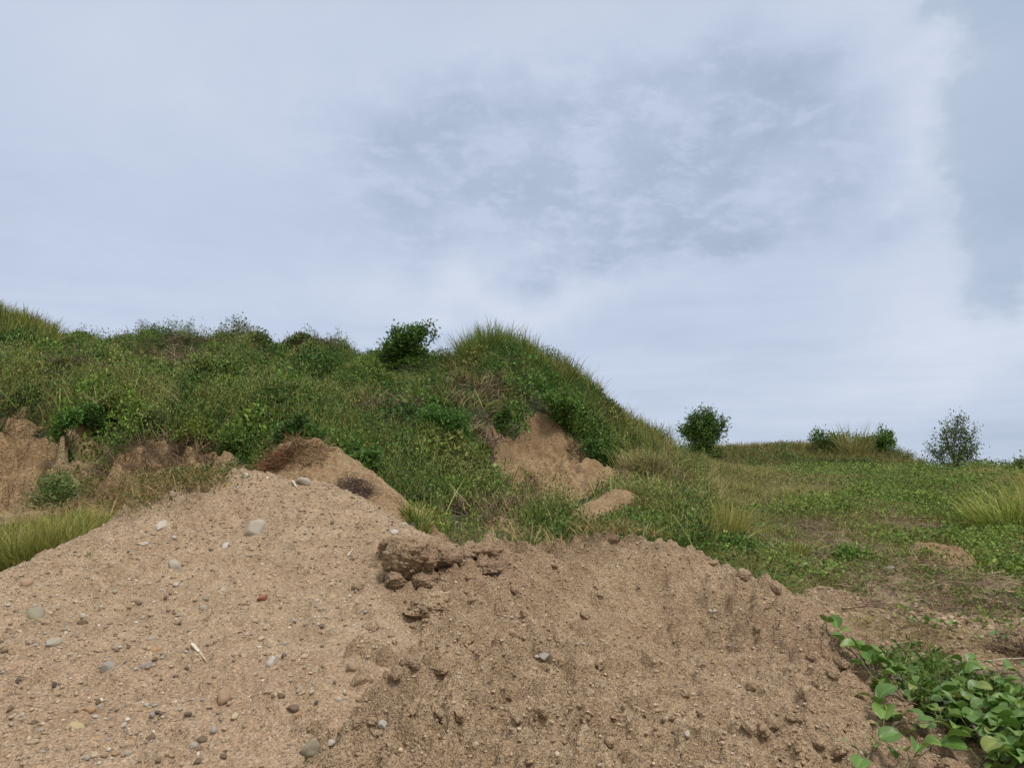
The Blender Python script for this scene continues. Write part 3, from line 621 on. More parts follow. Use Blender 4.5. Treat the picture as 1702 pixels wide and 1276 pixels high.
# creepers
b = Buf(); idx = np.nonzero(cls == 2)[0]; q, d, ii = cluster(idx, 46, .26, .20 * hgt[idx] + .05, .3)
c = mixc((.050, .100, .032), (.082, .135, .045), rnd(len(q))); leaves(b, q, d, .05 + .035 * rnd(len(q)), .04 + .025 * rnd(len(q)), c * PT[ii] * (1 + .15 * RNG.normal(size=(len(c), 1))).clip(.5, 1.6), .15)
tag(link('creepers', b.mesh('creepers', M_LEAF)), 'dark green creepers matted over the hill', kind='stuff')
# tall grass
b = Buf(); idx = np.nonzero(cls == 0)[0]; k = 26; p = np.repeat(P0[idx], k, 0); n = len(p)
dd = unit(RNG.normal(size=(n, 3)) * [.22, .22, .05] + [0.05, 0, 1]); Lg = (.30 + .42 * rnd(n)) * (.75 + .5 * np.repeat(hgt[idx], k))
yel = np.clip(.5 + cn[np.repeat(idx, k)] * 1.2 + .3 * RNG.normal(size=n), 0, 1)
blades(b, p + RNG.normal(size=(n, 3)) * [.12, .12, 0], dd, Lg * .82, .012 + .008 * rnd(n), mixc((.070, .120, .034), (.145, .170, .056), yel) * PT[np.repeat(idx, k)], .12 + .55 * rnd(n) ** 1.5, (.19, .19, .09))
tag(link('tall_grass', b.mesh('tall_grass', M_GRASS)), 'tall rank grass along the ridge of the hill', kind='stuff')
# pale seeding grass
b = Buf(); idx = np.nonzero(cls == 3)[0]; k = 22; p = np.repeat(P0[idx], k, 0); n = len(p)
dd = unit(RNG.normal(size=(n, 3)) * [.4, .4, .05] + [0.05, 0, 1]); blades(b, p + RNG.normal(size=(n, 3)) * [.15, .15, 0], dd, .2 + .35 * rnd(n), .009 + .006 * rnd(n), mixc((.125, .150, .065), (.25, .225, .14), rnd(n)), .2 + .6 * rnd(n), (.36, .32, .23))
q, d, ii = cluster(idx, 20, .22, .2); leaves(b, q, d, .04, .02, tint(len(q), (.10, .135, .055)))
tag(link('seeding_grass', b.mesh('seeding_grass', M_GRASS)), 'pale seeding grass on the lower hillside', kind='stuff')
# dead brown growth
b = Buf(); idx = np.nonzero(cls == 1)[0]; k = 30; p = np.repeat(P0[idx], k, 0); n = len(p)
dd = unit(RNG.normal(size=(n, 3)) * [.8, .8, .3] + [0, 0, .6]); blades(b, p + RNG.normal(size=(n, 3)) * [.15, .15, .03] + [0, 0, .04], dd, .14 + .26 * rnd(n), .008 + .008 * rnd(n), mixc((.12, .085, .062), (.22, .175, .13), rnd(n)), .5 * rnd(n))
q, d, ii = cluster(idx, 22, .24, .22 * hgt[idx]); leaves(b, q, d, .045, .022, mixc((.10, .075, .05), (.085, .11, .05), rnd(len(q))))
tag(link('dead_growth', b.mesh('dead_growth', M_DRY)), 'brown withered growth among the hill weeds', kind='stuff')

# field: low broad leaves, grass and dry stems
n = 30000; y = 4.2 * (46 / 4.2) ** rnd(n); x = (rnd(n) * 1.12 - .26) * y * .85 + .1 * y; z = base.at(x, y)
ok = in_view(x, y, z) & ~bare(x, y) & (x > .18 * y - .6) & (z > 0.3); x, y, z = x[ok], y[ok], z[ok]; P0 = np.stack([x, y, z], 1)
u, v = uv_of(x, y, z); u = u + jit(x * 2, y * 2, 30); v = v + jit(y * 2, x * 2, 9)
hide = y < 5.7; x, y, z, u, v = [q_[~hide] for q_ in (x, y, z, u, v)]; P0 = np.stack([x, y, z], 1)
wdry = blobm(u, v, [(1300,806,70,12),(1470,862,55,12),(1345,880,55,14),(1260,846,40,10),(1550,786,90,5),(1290,905,50,14),(1400,915,70,30),(1500,985,150,40),(1440,940,60,30)])
wlf = blobm(u, v, [(1570,830,140,38),(1500,810,90,14),(1640,900,90,50),(1150,885,100,22),(1060,885,70,16),(1270,870,45,18),(1420,925,40,12),(1690,950,70,40),(1380,850,50,14),(1400,795,60,10),(1600,790,90,12),(1240,925,40,16)])
wgr = blobm(u, v, [(1160,790,90,22),(1200,830,70,26),(1210,880,60,18),(1300,770,200,14),(1700,840,50,60),(1330,835,60,14),(1110,840,60,20),(1660,800,60,20)])
berm = (y > 31) & (v < 778)
cn = fbm(x * 1.2, y * 1.2, 301, 4)
clear = ss(-.1, .3, fbm(x * 1.1, y * 1.1, 107, 4)) * .85
keep = rnd(len(x)) > np.clip(wdry * .9 + clear * 1.0 - wlf * .25 - wgr * .5 - berm * 1.0, 0, .93)
leafy = keep & ~berm & (rnd(len(x)) < .08 + .62 * wlf * (.15 + 1.1 * ss(-.1, .3, cn)) - .2 * wgr)
grassy = keep & ~leafy
lsc = np.clip(y / 9, .8, 3.2)       # plants stand wider apart and taller farther out
b = Buf(); idx = np.nonzero(leafy)[0]; k = 30; p = np.repeat(P0[idx], k, 0); n = len(p); s = np.repeat(lsc[idx], k)
off = RNG.normal(size=(n, 3)) * np.stack([.10 * s, .10 * s, np.zeros(n)], 1); off[:, 2] = (.02 + .13 * rnd(n) ** 1.2 + .05 * np.repeat(vn(x[idx] * 1.5, y[idx] * 1.5, 5), k)) * np.clip(s, 1, 2.4)
c = mixc((.055, .105, .032), (.115, .165, .052), np.clip(.5 + cn[np.repeat(idx, k)] + .3 * RNG.normal(size=n), 0, 1)) * np.repeat((1 + .25 * RNG.normal(size=(len(idx), 1))).clip(.4, 1.7), k, 0)
leaves(b, p + off, rdir(n) * [1, 1, .5] + [0, 0, .35], (.026 + .024 * rnd(n)) * s ** .5, (.018 + .016 * rnd(n)) * s ** .5, c)
for _ in range(46):          # low scrub on and in front of the far bank
    Y_ = random.uniform(31.5, 37.5); X_ = xat(random.uniform(1175, 1510), Y_); r_ = random.uniform(.25, .75); nl = int(520 * r_ + 120); d_ = rdir(nl); d_[:, 2] = np.abs(d_[:, 2])
    pp = d_ * (r_ * (.45 + .6 * rnd(nl)))[:, None] * [1.3, 1.3, .75]; pp[:, 0] += X_; pp[:, 1] += Y_; pp[:, 2] += base.at(pp[:, 0], pp[:, 1])
    leaves(b, pp, d_ * .5 + rdir(nl) + [0, 0, .3], .06 + .07 * rnd(nl), .04 + .035 * rnd(nl), np.array(random.choice([(.045, .08, .03), (.07, .09, .04), (.085, .085, .045), (.06, .10, .035)])) * (1 + .2 * RNG.normal(size=(nl, 1))).clip(.4, 1.6))
tag(link('ground_cover', b.mesh('ground_cover', M_LEAF)), 'low leafy weeds spread over the field', kind='stuff')
b = Buf(); idx = np.nonzero(grassy)[0]; k = 24; p = np.repeat(P0[idx], k, 0); n = len(p); s = np.repeat(lsc[idx], k); bm = np.repeat(berm[idx], k); wg = np.repeat(wgr[idx], k)
L = (.06 + .12 * rnd(n) + .22 * wg * rnd(n)) * s ** .5; L = np.where(bm, .3 + .45 * rnd(n), L)
cg = mixc((.085, .120, .042), (.175, .175, .085), np.clip(.45 + 1.1 * cn[np.repeat(idx, k)] + .35 * RNG.normal(size=n), 0, 1)); cg = np.where(bm[:, None], cg * .55 + np.array((.055, .058, .032)) * .45, cg)
blades(b, p + RNG.normal(size=(n, 3)) * np.stack([.09 * s, .09 * s, np.zeros(n)], 1), unit(RNG.normal(size=(n, 3)) * [.45, .45, .05] + [0, 0, 1]), L, (.006 + .004 * rnd(n)) * s ** .8, cg, .2 + .6 * rnd(n), (.25, .22, .13))
tag(link('grass', b.mesh('grass', M_GRASS)), 'short mixed grass over the field', kind='stuff')
b = Buf(); idx = np.nonzero(rnd(len(x)) < np.clip(wdry * .9 + .12, 0, 1) * ~berm)[0]; k = 16; p = np.repeat(P0[idx], k, 0); n = len(p); s = np.repeat(lsc[idx], k)
blades(b, p + RNG.normal(size=(n, 3)) * np.stack([.13 * s, .13 * s, np.zeros(n)], 1) + [0, 0, .015], unit(rdir(n) * [1, 1, .25] + [0, 0, .12]), (.08 + .16 * rnd(n)) * s ** .5, .005 * s, mixc((.17, .13, .09), (.32, .27, .20), rnd(n)), .3)
tag(link('dry_litter', b.mesh('dry_litter', M_DRY)), 'dry stalks lying about the field', kind='stuff')

# grey straw on the littered soil
b = Buf(); n = 20000; q = straw; xs = q.x0 + rnd(n) * (q.nx - 1) * q.st; ys = q.y0 + rnd(n) * (q.ny - 1) * q.st; zb = base.at(xs, ys); zs = top(xs, ys, [straw, hump, sandy])
ok = (straw.at(xs, ys) > zb + .01) & (fbm(xs * 2.2, ys * 2.2, 303, 3) > -.12 + .3 * (rnd(n) - .5)); P = np.stack([xs, ys, zs + .004 + .03 * rnd(n)], 1)[ok]; n = len(P)
blades(b, P, unit(rdir(n) * [1, 1, .22] + [0, 0, .08]), .05 + .16 * rnd(n), .003 + .003 * rnd(n), mixc((.15, .115, .08), (.38, .32, .23), rnd(n) ** 1.4), .25 * rnd(n))
tag(link('straw_litter', b.mesh('straw_litter', M_DRY)), 'greyish straw matted over the bare soil', kind='stuff')

# ------------------------------------------------------------------ grass clumps and bushes that stand out
def grass_clump(u, v, hpx, wpx, label, cA, cB, n=260, bend=.45, surfs=None, group=None, Y=None, wd=.010, name='grass_clump', tip=(.26, .25, .12)):
    o = hit(u, v, surfs) if Y is None else Vector(wpt(u, v, Y)); s = o.y / FPX; H = hpx * s; Wd = wpx * s * .5
    b = Buf(); a = rnd(n) * 6.283; rr = rnd(n) ** .6; px = o.x + np.cos(a) * rr * Wd * .75; py = o.y + np.sin(a) * rr * Wd * .75
    P = np.stack([px, py, np.maximum(top(px, py) - .01, o.z - .25)], 1)
    d = np.stack([np.cos(a) * rr * .5, np.sin(a) * rr * .5, np.ones(n)], 1) + RNG.normal(size=(n, 3)) * .24; cc_ = mixc(cA, cB, rnd(n)) * (1 + .2 * RNG.normal(size=(n, 1))).clip(.4, 1.6); dr_ = rnd(n) < .12; cc_[dr_] = (.24, .20, .11)
    blades(b, P, d, H * (.35 + .85 * rnd(n)), wd * (.6 + .7 * rnd(n)), cc_, bend * (.2 + 1.4 * rnd(n) ** 1.5), tip)
    return tag(link(name, b.mesh(name, M_GRASS, o), None, o), label, 'grass', group)
grass_clump(650,868,40,80, 'fresh leafy grass behind the small heap toe', (.07,.125,.035), (.12,.16,.055), 420, .6, surfs=[base])
GY = (.20, .235, .06); GG = (.095, .150, .04); GB = (.19, .165, .085)
grass_clump(1205,905,85,60, 'upright yellow green grass clump behind the crumbly heap', (.15,.175,.065), (.24,.245,.09), 340, .25, wd=.012)
grass_clump(1318,925,36,70, 'short bright grass tuft beside the reddish dead weeds', GG, GY, 220, .6)
grass_clump(1685,890,100,120, 'big arching yellow green grass clump at the right edge', (.13,.20,.05), (.22,.27,.08), 520, .6, wd=.014)
grass_clump(1745,880,110,130, 'arching grass clump standing beyond the right edge clump', (.13,.20,.05), (.22,.27,.08), 420, .6, wd=.014)
grass_clump(803,602,70,80, 'dark spiky grass clump crowning the hill', (.050,.105,.026), (.095,.145,.040), 1300, .2, Y=17.0, wd=.013, tip=(.12,.16,.06))
grass_clump(770,606,42,36, 'thin grass tuft on the crest left of the spiky clump', (.10,.14,.045), (.15,.17,.07), 200, .35, Y=17.3, wd=.012)
grass_clump(905,622,52,56, 'yellowish grass clump on the crest right of the spiky clump', (.12,.16,.045), (.22,.21,.08), 420, .25, Y=17.4, wd=.013)
grass_clump(20,560,42,90, 'tall green grass clump on the ridge at the far left', (.085,.15,.04), (.14,.18,.06), 620, .35, Y=17.8, wd=.015)
grass_clump(-60,560,50,90, 'tall grass clump on the ridge past the far left one', (.085,.15,.04), (.14,.18,.06), 420, .35, Y=17.8, wd=.015)
grass_clump(694,872,36,56, 'bright green grass tuft beside the stony heap crest', (.08,.145,.04), (.14,.18,.06), 260, .5)
# pit grass
for (uu, vv, hh, ww, lb) in [(8,945,84,120,'wide yellow green grass clump lowest in the left hollow'),(58,938,80,100,'grass clump right of the lowest one in the left hollow'),(104,922,74,90,'green grass clump against the left edge of the stony heap'),(150,893,56,70,'grass tuft nearest the bank where the heap edge rises'),
                             (-60,945,90,120,'grass clump in the hollow beyond the left edge'),(30,905,60,90,'grass clump standing behind the lowest clump of the hollow'),(112,888,56,90,'grass clump at the back of the hollow under the bank')]:
    grass_clump(uu, vv, hh, ww, lb, (.085,.130,.032), (.20,.205,.07), 620, .5, wd=.007, surfs=[base], group='grass clumps in the left hollow')

def bush(name, label, u, v, Y, blobs, leaf, nleaf, cA, cB, trunk=.03, twig=(.10, .075, .05), branch_n=7, group=None, cat='bush', scatter=.35, mat=None):
    """blobs: (u, v, radius px, weight) crown masses; branches run from the base into each; leaves hang on twigs"""
    o = Vector(wpt(u, v, Y)); s = Y / FPX; root = empty(name, o, label, cat, group); tb = Buf(); lb = Buf(); sites = []
    tot = sum(w for *_, w in blobs)
    for (bu, bv, br, w) in blobs:
        c = Vector(wpt(bu, bv, Y)) + Vector((0, random.uniform(-.5, .5) * br * s, 0)); r_ = br * s
        m = (o + c) * .5 + Vector((random.uniform(-.1, .1), random.uniform(-.1, .1), 0)) * (c - o).length
        tube(tb, [o, o.lerp(m, .6), m, c], [trunk, trunk * .8, trunk * .55, trunk * .25], twig, 6)
        for _ in range(max(3, int(branch_n * w / tot * len(blobs)))):
            dv = Vector(rdir(1)[0]); dv.z = dv.z * .9 + .15; tip = c + dv * r_ * random.uniform(.6, 1.12); st = m.lerp(c, random.uniform(.3, 1))
            md = st.lerp(tip, .5) + Vector(rdir(1)[0]) * r_ * .15; tube(tb, [st, md, tip], [trunk * .3, trunk * .2, trunk * .08], twig, 4)
            sites.append((st, md, tip, w))
    ws = np.array([q[3] for q in sites]); ws = ws / ws.sum(); pick = RNG.choice(len(sites), nleaf, p=ws); t = rnd(nleaf) ** .6
    A = np.array([[*q[0], *q[1], *q[2]] for q in sites])[pick]; t = t[:, None]
    P = A[:, :3] * (1 - t) ** 2 + 2 * A[:, 3:6] * t * (1 - t) + A[:, 6:] * t * t; rb = np.mean([q[2] for q in blobs]) * s
    P = P + RNG.normal(size=P.shape) * rb * scatter * .5
    d = unit(A[:, 6:] - A[:, :3]) * .7 + rdir(nleaf); L = leaf * (.7 + .6 * rnd(nleaf))
    leaves(lb, P, d, L, L * .5, mixc(cA, cB, rnd(nleaf) ** 1.3))
    tr = link('trunk', tb.mesh('trunk', M_BARK, o, True), root); cr_ = link('crown', lb.mesh('crown', mat or M_LEAF, o), root); return root
bush('small_tree', 'dark leafy small tree with stray shoots on the hill crest', 672, 628, 17.4,
     [(655,580,22,3),(680,562,23,4.5),(672,592,30,5),(697,585,20,3),(700,552,13,2),(714,540,8,.8),(725,557,8,.8),(660,553,13,1.6),(640,582,12,.9),(634,568,6,.3),(645,604,26,3.5),(622,602,16,1.6),(688,542,9,.8),(700,604,20,2)],
     .068, 10500, (.030, .078, .022), (.075, .130, .040), .035, scatter=.55, cat='tree', branch_n=14)
bush('bush', 'round dark green bush on the left end of the far bank', 1167, 762, 33,
     [(1166,712,28,5),(1146,708,17,2.4),(1190,706,19,2.6),(1170,692,17,2.4),(1148,722,18,2.4),(1190,722,17,2.2),(1166,738,22,3),(1206,698,7,.6),(1133,712,9,.8)],
     .11, 8000, (.035, .080, .026), (.070, .120, .040), .05, scatter=.5, branch_n=12)
bush('bush', 'low dark shrub spreading under the round bush on the bank', 1160, 768, 32.5, [(1150,755,16,2),(1175,755,18,2),(1195,757,14,1),(1140,760,12,1)], .11, 2400, (.035, .07, .025), (.07, .11, .04), .03, scatter=.8)
bush('sapling', 'airy sapling with sparse reddish topped leaves right of the far bank', 1588, 786, 25,
     [(1588,715,20,2),(1595,700,14,1.2),(1605,725,18,1.5),(1575,735,20,2),(1560,750,18,1.5),(1610,750,18,1.6),(1590,755,24,2.4),(1548,755,12,.8),(1628,735,9,.4),(1622,765,14,1),(1555,770,16,1),(1602,690,8,.5),(1622,710,9,.6),(1570,715,9,.6),(1540,745,8,.5)],
     .085, 2300, (.045, .082, .042), (.085, .115, .062), .026, scatter=.7, branch_n=12, cat='tree')
bush('bush', 'leafy bush with drooping shoots on the middle of the far bank', 1380, 765, 35, [(1370,734,20,2.4),(1395,736,17,2),(1358,722,9,.7),(1384,748,22,3),(1408,726,9,.8),(1366,716,6,.4)], .11, 4200, (.045, .095, .03), (.09, .14, .05), .03, scatter=.6)
bush('bush', 'small rounded bush at the right end of the far bank', 1465, 755, 35, [(1465,727,18,2.4),(1450,733,12,1.4),(1480,730,12,1.4),(1464,744,18,2.4)], .11, 3200, (.045, .10, .035), (.085, .14, .05), .03, scatter=.5)
bush('bush', 'short leafy bush between the grass plume and rounded bush', 1437, 758, 35, [(1430,742,16,2),(1448,748,18,2),(1440,730,7,.6)], .11, 2400, (.05, .095, .035), (.10, .14, .055), .03, scatter=.7)
grass_clump(1418,758,66,44, 'feathery grass plume on the far bank between the bushes', (.10,.12,.06), (.22,.20,.12), 300, .3, Y=34, wd=.024)
bush('bush', 'sparse grey green weed on the right shoulder of the far bank', 1500, 768, 34, [(1495,752,8,1),(1508,756,8,1),(1488,760,8,1)], .08, 320, (.09, .12, .07), (.14, .16, .10), .015, scatter=.9)
bush('bush', 'leafy shrub top cut by the right edge of the field', 1700, 800, 20, [(1695,775,16,2),(1720,768,20,2),(1675,785,12,1)], .07, 1700, (.055, .095, .04), (.10, .14, .06), .03, scatter=.7)
bush('bush', 'brown tinged thicket knob on the left crest', 517, 600, 19.2, [(512,576,14,2),(532,580,12,1.5),(500,584,12,1),(520,570,8,.7)], .06, 1900, (.075, .070, .035), (.08, .11, .045), .02, scatter=.7)
bush('bush', 'twiggy grey weed sticking up on the left crest', 373, 592, 19.8, [(370,562,12,1),(385,566,12,1),(358,570,10,.8),(372,552,6,.3)], .05, 420, (.10, .10, .07), (.13, .14, .08), .014, scatter=.9, branch_n=20)
bush('bush', 'dry twiggy weed on the crest nearer the left ridge grass', 215, 588, 19.3, [(212,560,12,1),(228,566,12,1),(198,568,12,1)], .05, 700, (.09, .10, .06), (.12, .13, .07), .014, scatter=.9, branch_n=16)
bush('bush', 'spindly dark weed right of the twiggy grey one', 425, 592, 19.8, [(420,572,9,1),(432,568,6,.5),(415,578,8,.8)], .06, 380, (.05, .085, .035), (.08, .12, .05), .014, scatter=.8)
bush('bush', 'dense dark bush halfway up the central slope', 742, 758, 11.6, [(740,712,38,5),(715,700,24,2),(760,735,26,3),(735,745,24,2),(700,730,20,1)], .055, 8200, (.035, .088, .024), (.065, .135, .038), .02, scatter=.5, branch_n=16)
bush('bush', 'dark bush hanging over the small smooth heap', 500, 742, 9.6, [(500,718,24,3),(480,722,20,2),(520,724,18,2),(465,730,14,1)], .05, 4200, (.030, .072, .024), (.06, .115, .035), .02, scatter=.5, branch_n=12)
for (uu, vv, yy, rr, lb, ca, cb_) in [(185,676,10.6,26,'pale green bush on the terrace lip above the left bank',(.075,.115,.04),(.13,.16,.07)),(262,700,10.3,30,'grey green bush on the terrace lip right of the weedy stalk',(.07,.105,.045),(.12,.15,.075)),(330,722,10.1,30,'yellowish green bush above the brown dry stems',(.085,.12,.035),(.14,.17,.06)),
     (398,735,9.9,28,'round green bush overhanging the right end of the dry stems',(.05,.10,.03),(.09,.14,.045)),(150,690,10.4,22,'dark bush draped over the bank edge',(.03,.075,.024),(.06,.115,.035)),(430,700,11.2,24,'grey green bush behind the dark bush over the small heap',(.07,.11,.045),(.12,.155,.07)),
     (555,742,9.9,24,'light green bush on the slope behind the small heap',(.075,.125,.035),(.125,.17,.055)),(820,640,15.4,26,'dark leafy bush under the spiky clump on the upper slope',(.035,.08,.026),(.065,.12,.036)),(885,632,16.0,24,'mid green bush left of the yellowish crest grass',(.05,.095,.03),(.085,.14,.045)),
     (690,800,10.1,26,'feathery green bush low on the central slope',(.06,.115,.035),(.10,.16,.05)),(780,838,9.7,28,'low green bush at the left foot of the landslip',(.05,.10,.03),(.09,.15,.05)),(575,640,14.8,30,'broad green bush on the back slope left of the tree',(.045,.09,.03),(.08,.13,.045)),
     (470,630,15.5,30,'leafy mound bush on the back slope below the brown knob',(.05,.10,.03),(.085,.14,.045)),(330,618,16.5,26,'dull green bush on the back slope below the twiggy weed',(.06,.09,.035),(.10,.125,.055)),(100,600,17.0,26,'dark green bush on the back slope below the left ridge grass',(.035,.08,.028),(.07,.12,.04))]:
    bush('bush', lb, uu, vv + rr * .7, yy, [(uu, vv, rr * .8, 4), (uu - rr * .7, vv + rr * .25, rr * .55, 2), (uu + rr * .7, vv + rr * .2, rr * .55, 2), (uu + rr * .1, vv - rr * .5, rr * .4, 1)], .04, 3600, ca, cb_, .012, scatter=.6, branch_n=14)
bush('bush', 'green bush above the landslip face', 935, 690, 14.8, [(930,668,22,3),(915,660,14,1.5),(952,676,14,1.5),(940,655,10,.8)], .055, 3600, (.05, .105, .032), (.085, .15, .045), .02, scatter=.5, branch_n=12)
bush('bush', 'small dark bush on the left lip of the landslip', 838, 712, 13.0, [(836,694,12,2),(830,706,9,1),(844,684,8,1)], .05, 1500, (.04, .085, .03), (.07, .12, .04), .015, scatter=.6)
bush('bush', 'dark creeper bush tumbling right of the landslip foot', 1000, 778, 14.0, [(995,755,18,2),(1015,765,14,1),(980,745,14,1)], .055, 2600, (.035, .08, .028), (.065, .115, .038), .015, scatter=.6)
bush('weed', 'bright green weedy stalk in front of the left terrace plants', 228, 705, 10.3, [(226,668,9,1),(230,684,12,1.4),(222,650,5,.3)], .05, 620, (.10, .16, .04), (.14, .20, .06), .010, scatter=.6, cat='plant')
bush('bush', 'leafy dark bush beside the right slope of the small heap', 612, 790, 8.9, [(605,760,22,2),(625,778,18,2),(590,745,16,1)], .045, 3400, (.038, .09, .028), (.07, .13, .04), .015, scatter=.55)
bush('bush', 'deep green bush at the field side edge of the crumbly heap', 1232, 935, 7.4, [(1225,915,20,2),(1250,925,18,1.5),(1205,905,16,1)], .04, 2200, (.045, .095, .032), (.08, .14, .045), .010, scatter=.6)
bush('weed', 'broad leaved green weed in the middle of the dry field', 1420, 940, 7.3, [(1405,925,16,1),(1430,925,18,1),(1450,930,12,.6)], .045, 900, (.075, .14, .04), (.11, .18, .055), .008, scatter=.7, cat='plant')
bush('weed', 'leafy creeper tuft growing on the left bank', 110, 740, 9.9, [(105,700,16,1.5),(95,725,12,1),(120,690,14,1)], .045, 1500, (.05, .11, .03), (.08, .15, .045), .010, scatter=.7, cat='plant')
bush('weed', 'blue green weed low on the left bank above the hollow', 90, 835, 8.3, [(85,810,26,2),(60,825,18,1),(115,820,20,1.5)], .04, 1500, (.075, .115, .055), (.11, .15, .07), .010, scatter=.8, cat='plant')

def dead_brush(u, v, w, h, label, n=500, cA=(.10, .062, .042), cB=(.24, .17, .11), Y=None, surfs=None, flat=.35, wd=.005, name='dead_brush', L0=.055):
    o = hit(u, v, surfs) if Y is None else Vector(wpt(u, v, Y)); s = o.y / FPX; b = Buf()
    px = o.x + RNG.normal(size=n).clip(-1.5, 1.5) * w * s * .3; py = o.y + RNG.normal(size=n).clip(-1.5, 1.5) * w * s * .22; t = top(px, py); P = np.stack([px, py, t + rnd(n) ** 1.5 * h * s * .4], 1)
    blades(b, P, unit(rdir(n) * [1, 1, flat] + [0, 0, .2]), (L0 + L0 * 2 * rnd(n)), wd * (.6 + .8 * rnd(n)), mixc(cA, cB, rnd(n) ** 1.5), .5 * RNG.normal(size=n))
    return tag(link(name, b.mesh(name, M_DRY, o), None, o), label, 'dead brush')
dead_brush(495,752,100,26, 'reddish brown dead brush hanging off the top of the small heap', 750, (.09, .06, .035), (.27, .18, .11), wd=.005)
dead_brush(455,775,50,36, 'rusty dry stems trailing down the left of the small heap', 700, (.12, .06, .035), (.28, .17, .10))
dead_brush(585,818,60,14, 'flat greyish twig pile on the lower slope of the small heap', 700, (.07, .05, .045), (.20, .15, .13), wd=.004)
dead_brush(885,812,40,16, 'rooty tangle lying on the landslip fan', 420, (.08, .05, .035), (.20, .14, .09))
dead_brush(1275,915,44,14, 'reddish dead weeds between grass tuft and crumbly heap', 420, (.10,.06,.045), (.22,.15,.10), wd=.004, L0=.03)
dead_brush(1345,965,36,18, 'brown withered tuft at the right shoulder of the crumbly heap', 420, (.10, .065, .045), (.25, .19, .13), wd=.003, L0=.035)
dead_brush(1620,1020,150,18, 'tangled grey brown brushwood heap on the straw', 1100, (.07, .05, .038), (.30, .24, .18), wd=.0035, L0=.06)
dead_brush(1690,1085,70,16, 'dark brushwood tangle at the right edge', 700, (.06, .042, .034), (.24, .18, .13), wd=.0035, L0=.05)
dead_brush(805,712,44,60, 'grey withered curtain on the rim left of the landslip', 900, (.12, .095, .08), (.26, .21, .17), Y=12.6, wd=.009)
dead_brush(1070,808,90,16, 'dark dead weeds at the toe right of the landslip', 700, (.09, .06, .05), (.20, .15, .11), wd=.007)
dead_brush(30,690,90,26, 'brown root fringe hanging over the left bank edge', 260, (.07, .05, .035), (.20, .15, .10), Y=10.75, wd=.007, flat=1.0, L0=.09)
dead_brush(975,742,60,20, 'dark dead stems down the right edge of the landslip', 600, (.06, .045, .032), (.19, .145, .10), Y=14.6, wd=.010, flat=.9, L0=.09)
dead_brush(270,775,160,44, 'brown dry stems hanging under the left terrace plants', 1300, (.085, .058, .04), (.20, .15, .105), Y=9.55, wd=.007, flat=1.2, L0=.12)
dead_brush(1345,880,70,10, 'dark grey twig scatter in the middle of the field', 420, (.08, .065, .055), (.24, .20, .16), wd=.007)

# ------------------------------------------------------------------ stones
def stone_mesh(name, mat, seed, ang=.5, flat=.7, sub=3):
    rg = np.random.default_rng(seed); bm = bmesh.new(); bmesh.ops.create_icosphere(bm, subdivisions=sub, radius=1)
    V = np.array([v.co for v in bm.verts]); F = np.array([[v.index for v in f.verts] for f in bm.faces]); bm.free()
    lo_ = .86 - .42 * ang
    for _ in range(int(7 + 3 * ang)):
        nn = unit(rg.normal(size=(1, 3)))[0]; c = rg.uniform(lo_ - .12, lo_ + .26); d = np.clip(V @ nn - c, 0, None); V = V - d[:, None] * nn * 1.0
    V *= 1 + (.16 * fbm(V[:, 0] * 1.5 + seed, V[:, 1] * 1.5 + V[:, 2] * 1.7, seed, 4) + .05 * fbm(V[:, 0] * 5 + V[:, 2] * 3, V[:, 1] * 5 - V[:, 2] * 4, seed + 1, 3))[:, None]
    V *= [1, rg.uniform(.65, .9), flat]
    return mesh_np(name, V, F, mat, None, ang < .4)
ST = {k: stone_mat('stone_' + k, *c) for k, c in dict(white=((.50, .47, .42), (.62, .60, .56)), cream=((.54, .43, .30), (.62, .52, .38)), grey=((.36, .33, .28), (.48, .45, .39)), blue=((.24, .24, .23), (.38, .38, .36)),
      brown=((.09, .06, .04), (.16, .11, .075)), black=((.025, .025, .028), (.05, .05, .052)), red=((.24, .05, .04), (.34, .09, .07)), orange=((.40, .22, .11), (.48, .30, .17)), yellow=((.46, .38, .19), (.54, .46, .28)), tan=((.34, .23, .15), (.42, .30, .20)), moss=((.22, .22, .16), (.32, .30, .23))).items()}
STM = {}
def stone(u, v, wpx, kind, label, ang=.5, flat=.6, seed=0, sink=.3, rot=None, cat='stone', group=None, surfs=None, size=None, name=None):
    key = (kind, round(ang, 1), round(flat, 1), seed % 5)
    if key not in STM: STM[key] = stone_mesh('stone', ST[kind], 900 + seed % 5 * 7 + len(STM), ang, flat)
    p = hit(u, v, surfs); r_ = wpx * p.y / FPX * (.42 + .12 * ang) if size is None else size; nn = nrm(p.x, p.y)
    o = link(name or 'stone', STM[key], None, p - nn * r_ * flat * (sink * 2 - 1) * (1 if sink > .5 else 1) )
    o.location = p + nn * r_ * flat * (1 - 2 * sink); q = nn.to_track_quat('Z', 'Y') @ Matrix.Rotation(rot if rot is not None else random.uniform(0, 6.28), 4, 'Z').to_quaternion()
    o.rotation_mode = 'QUATERNION'; o.rotation_quaternion = q; o.scale = (r_,) * 3
    return tag(o, label, cat, group)
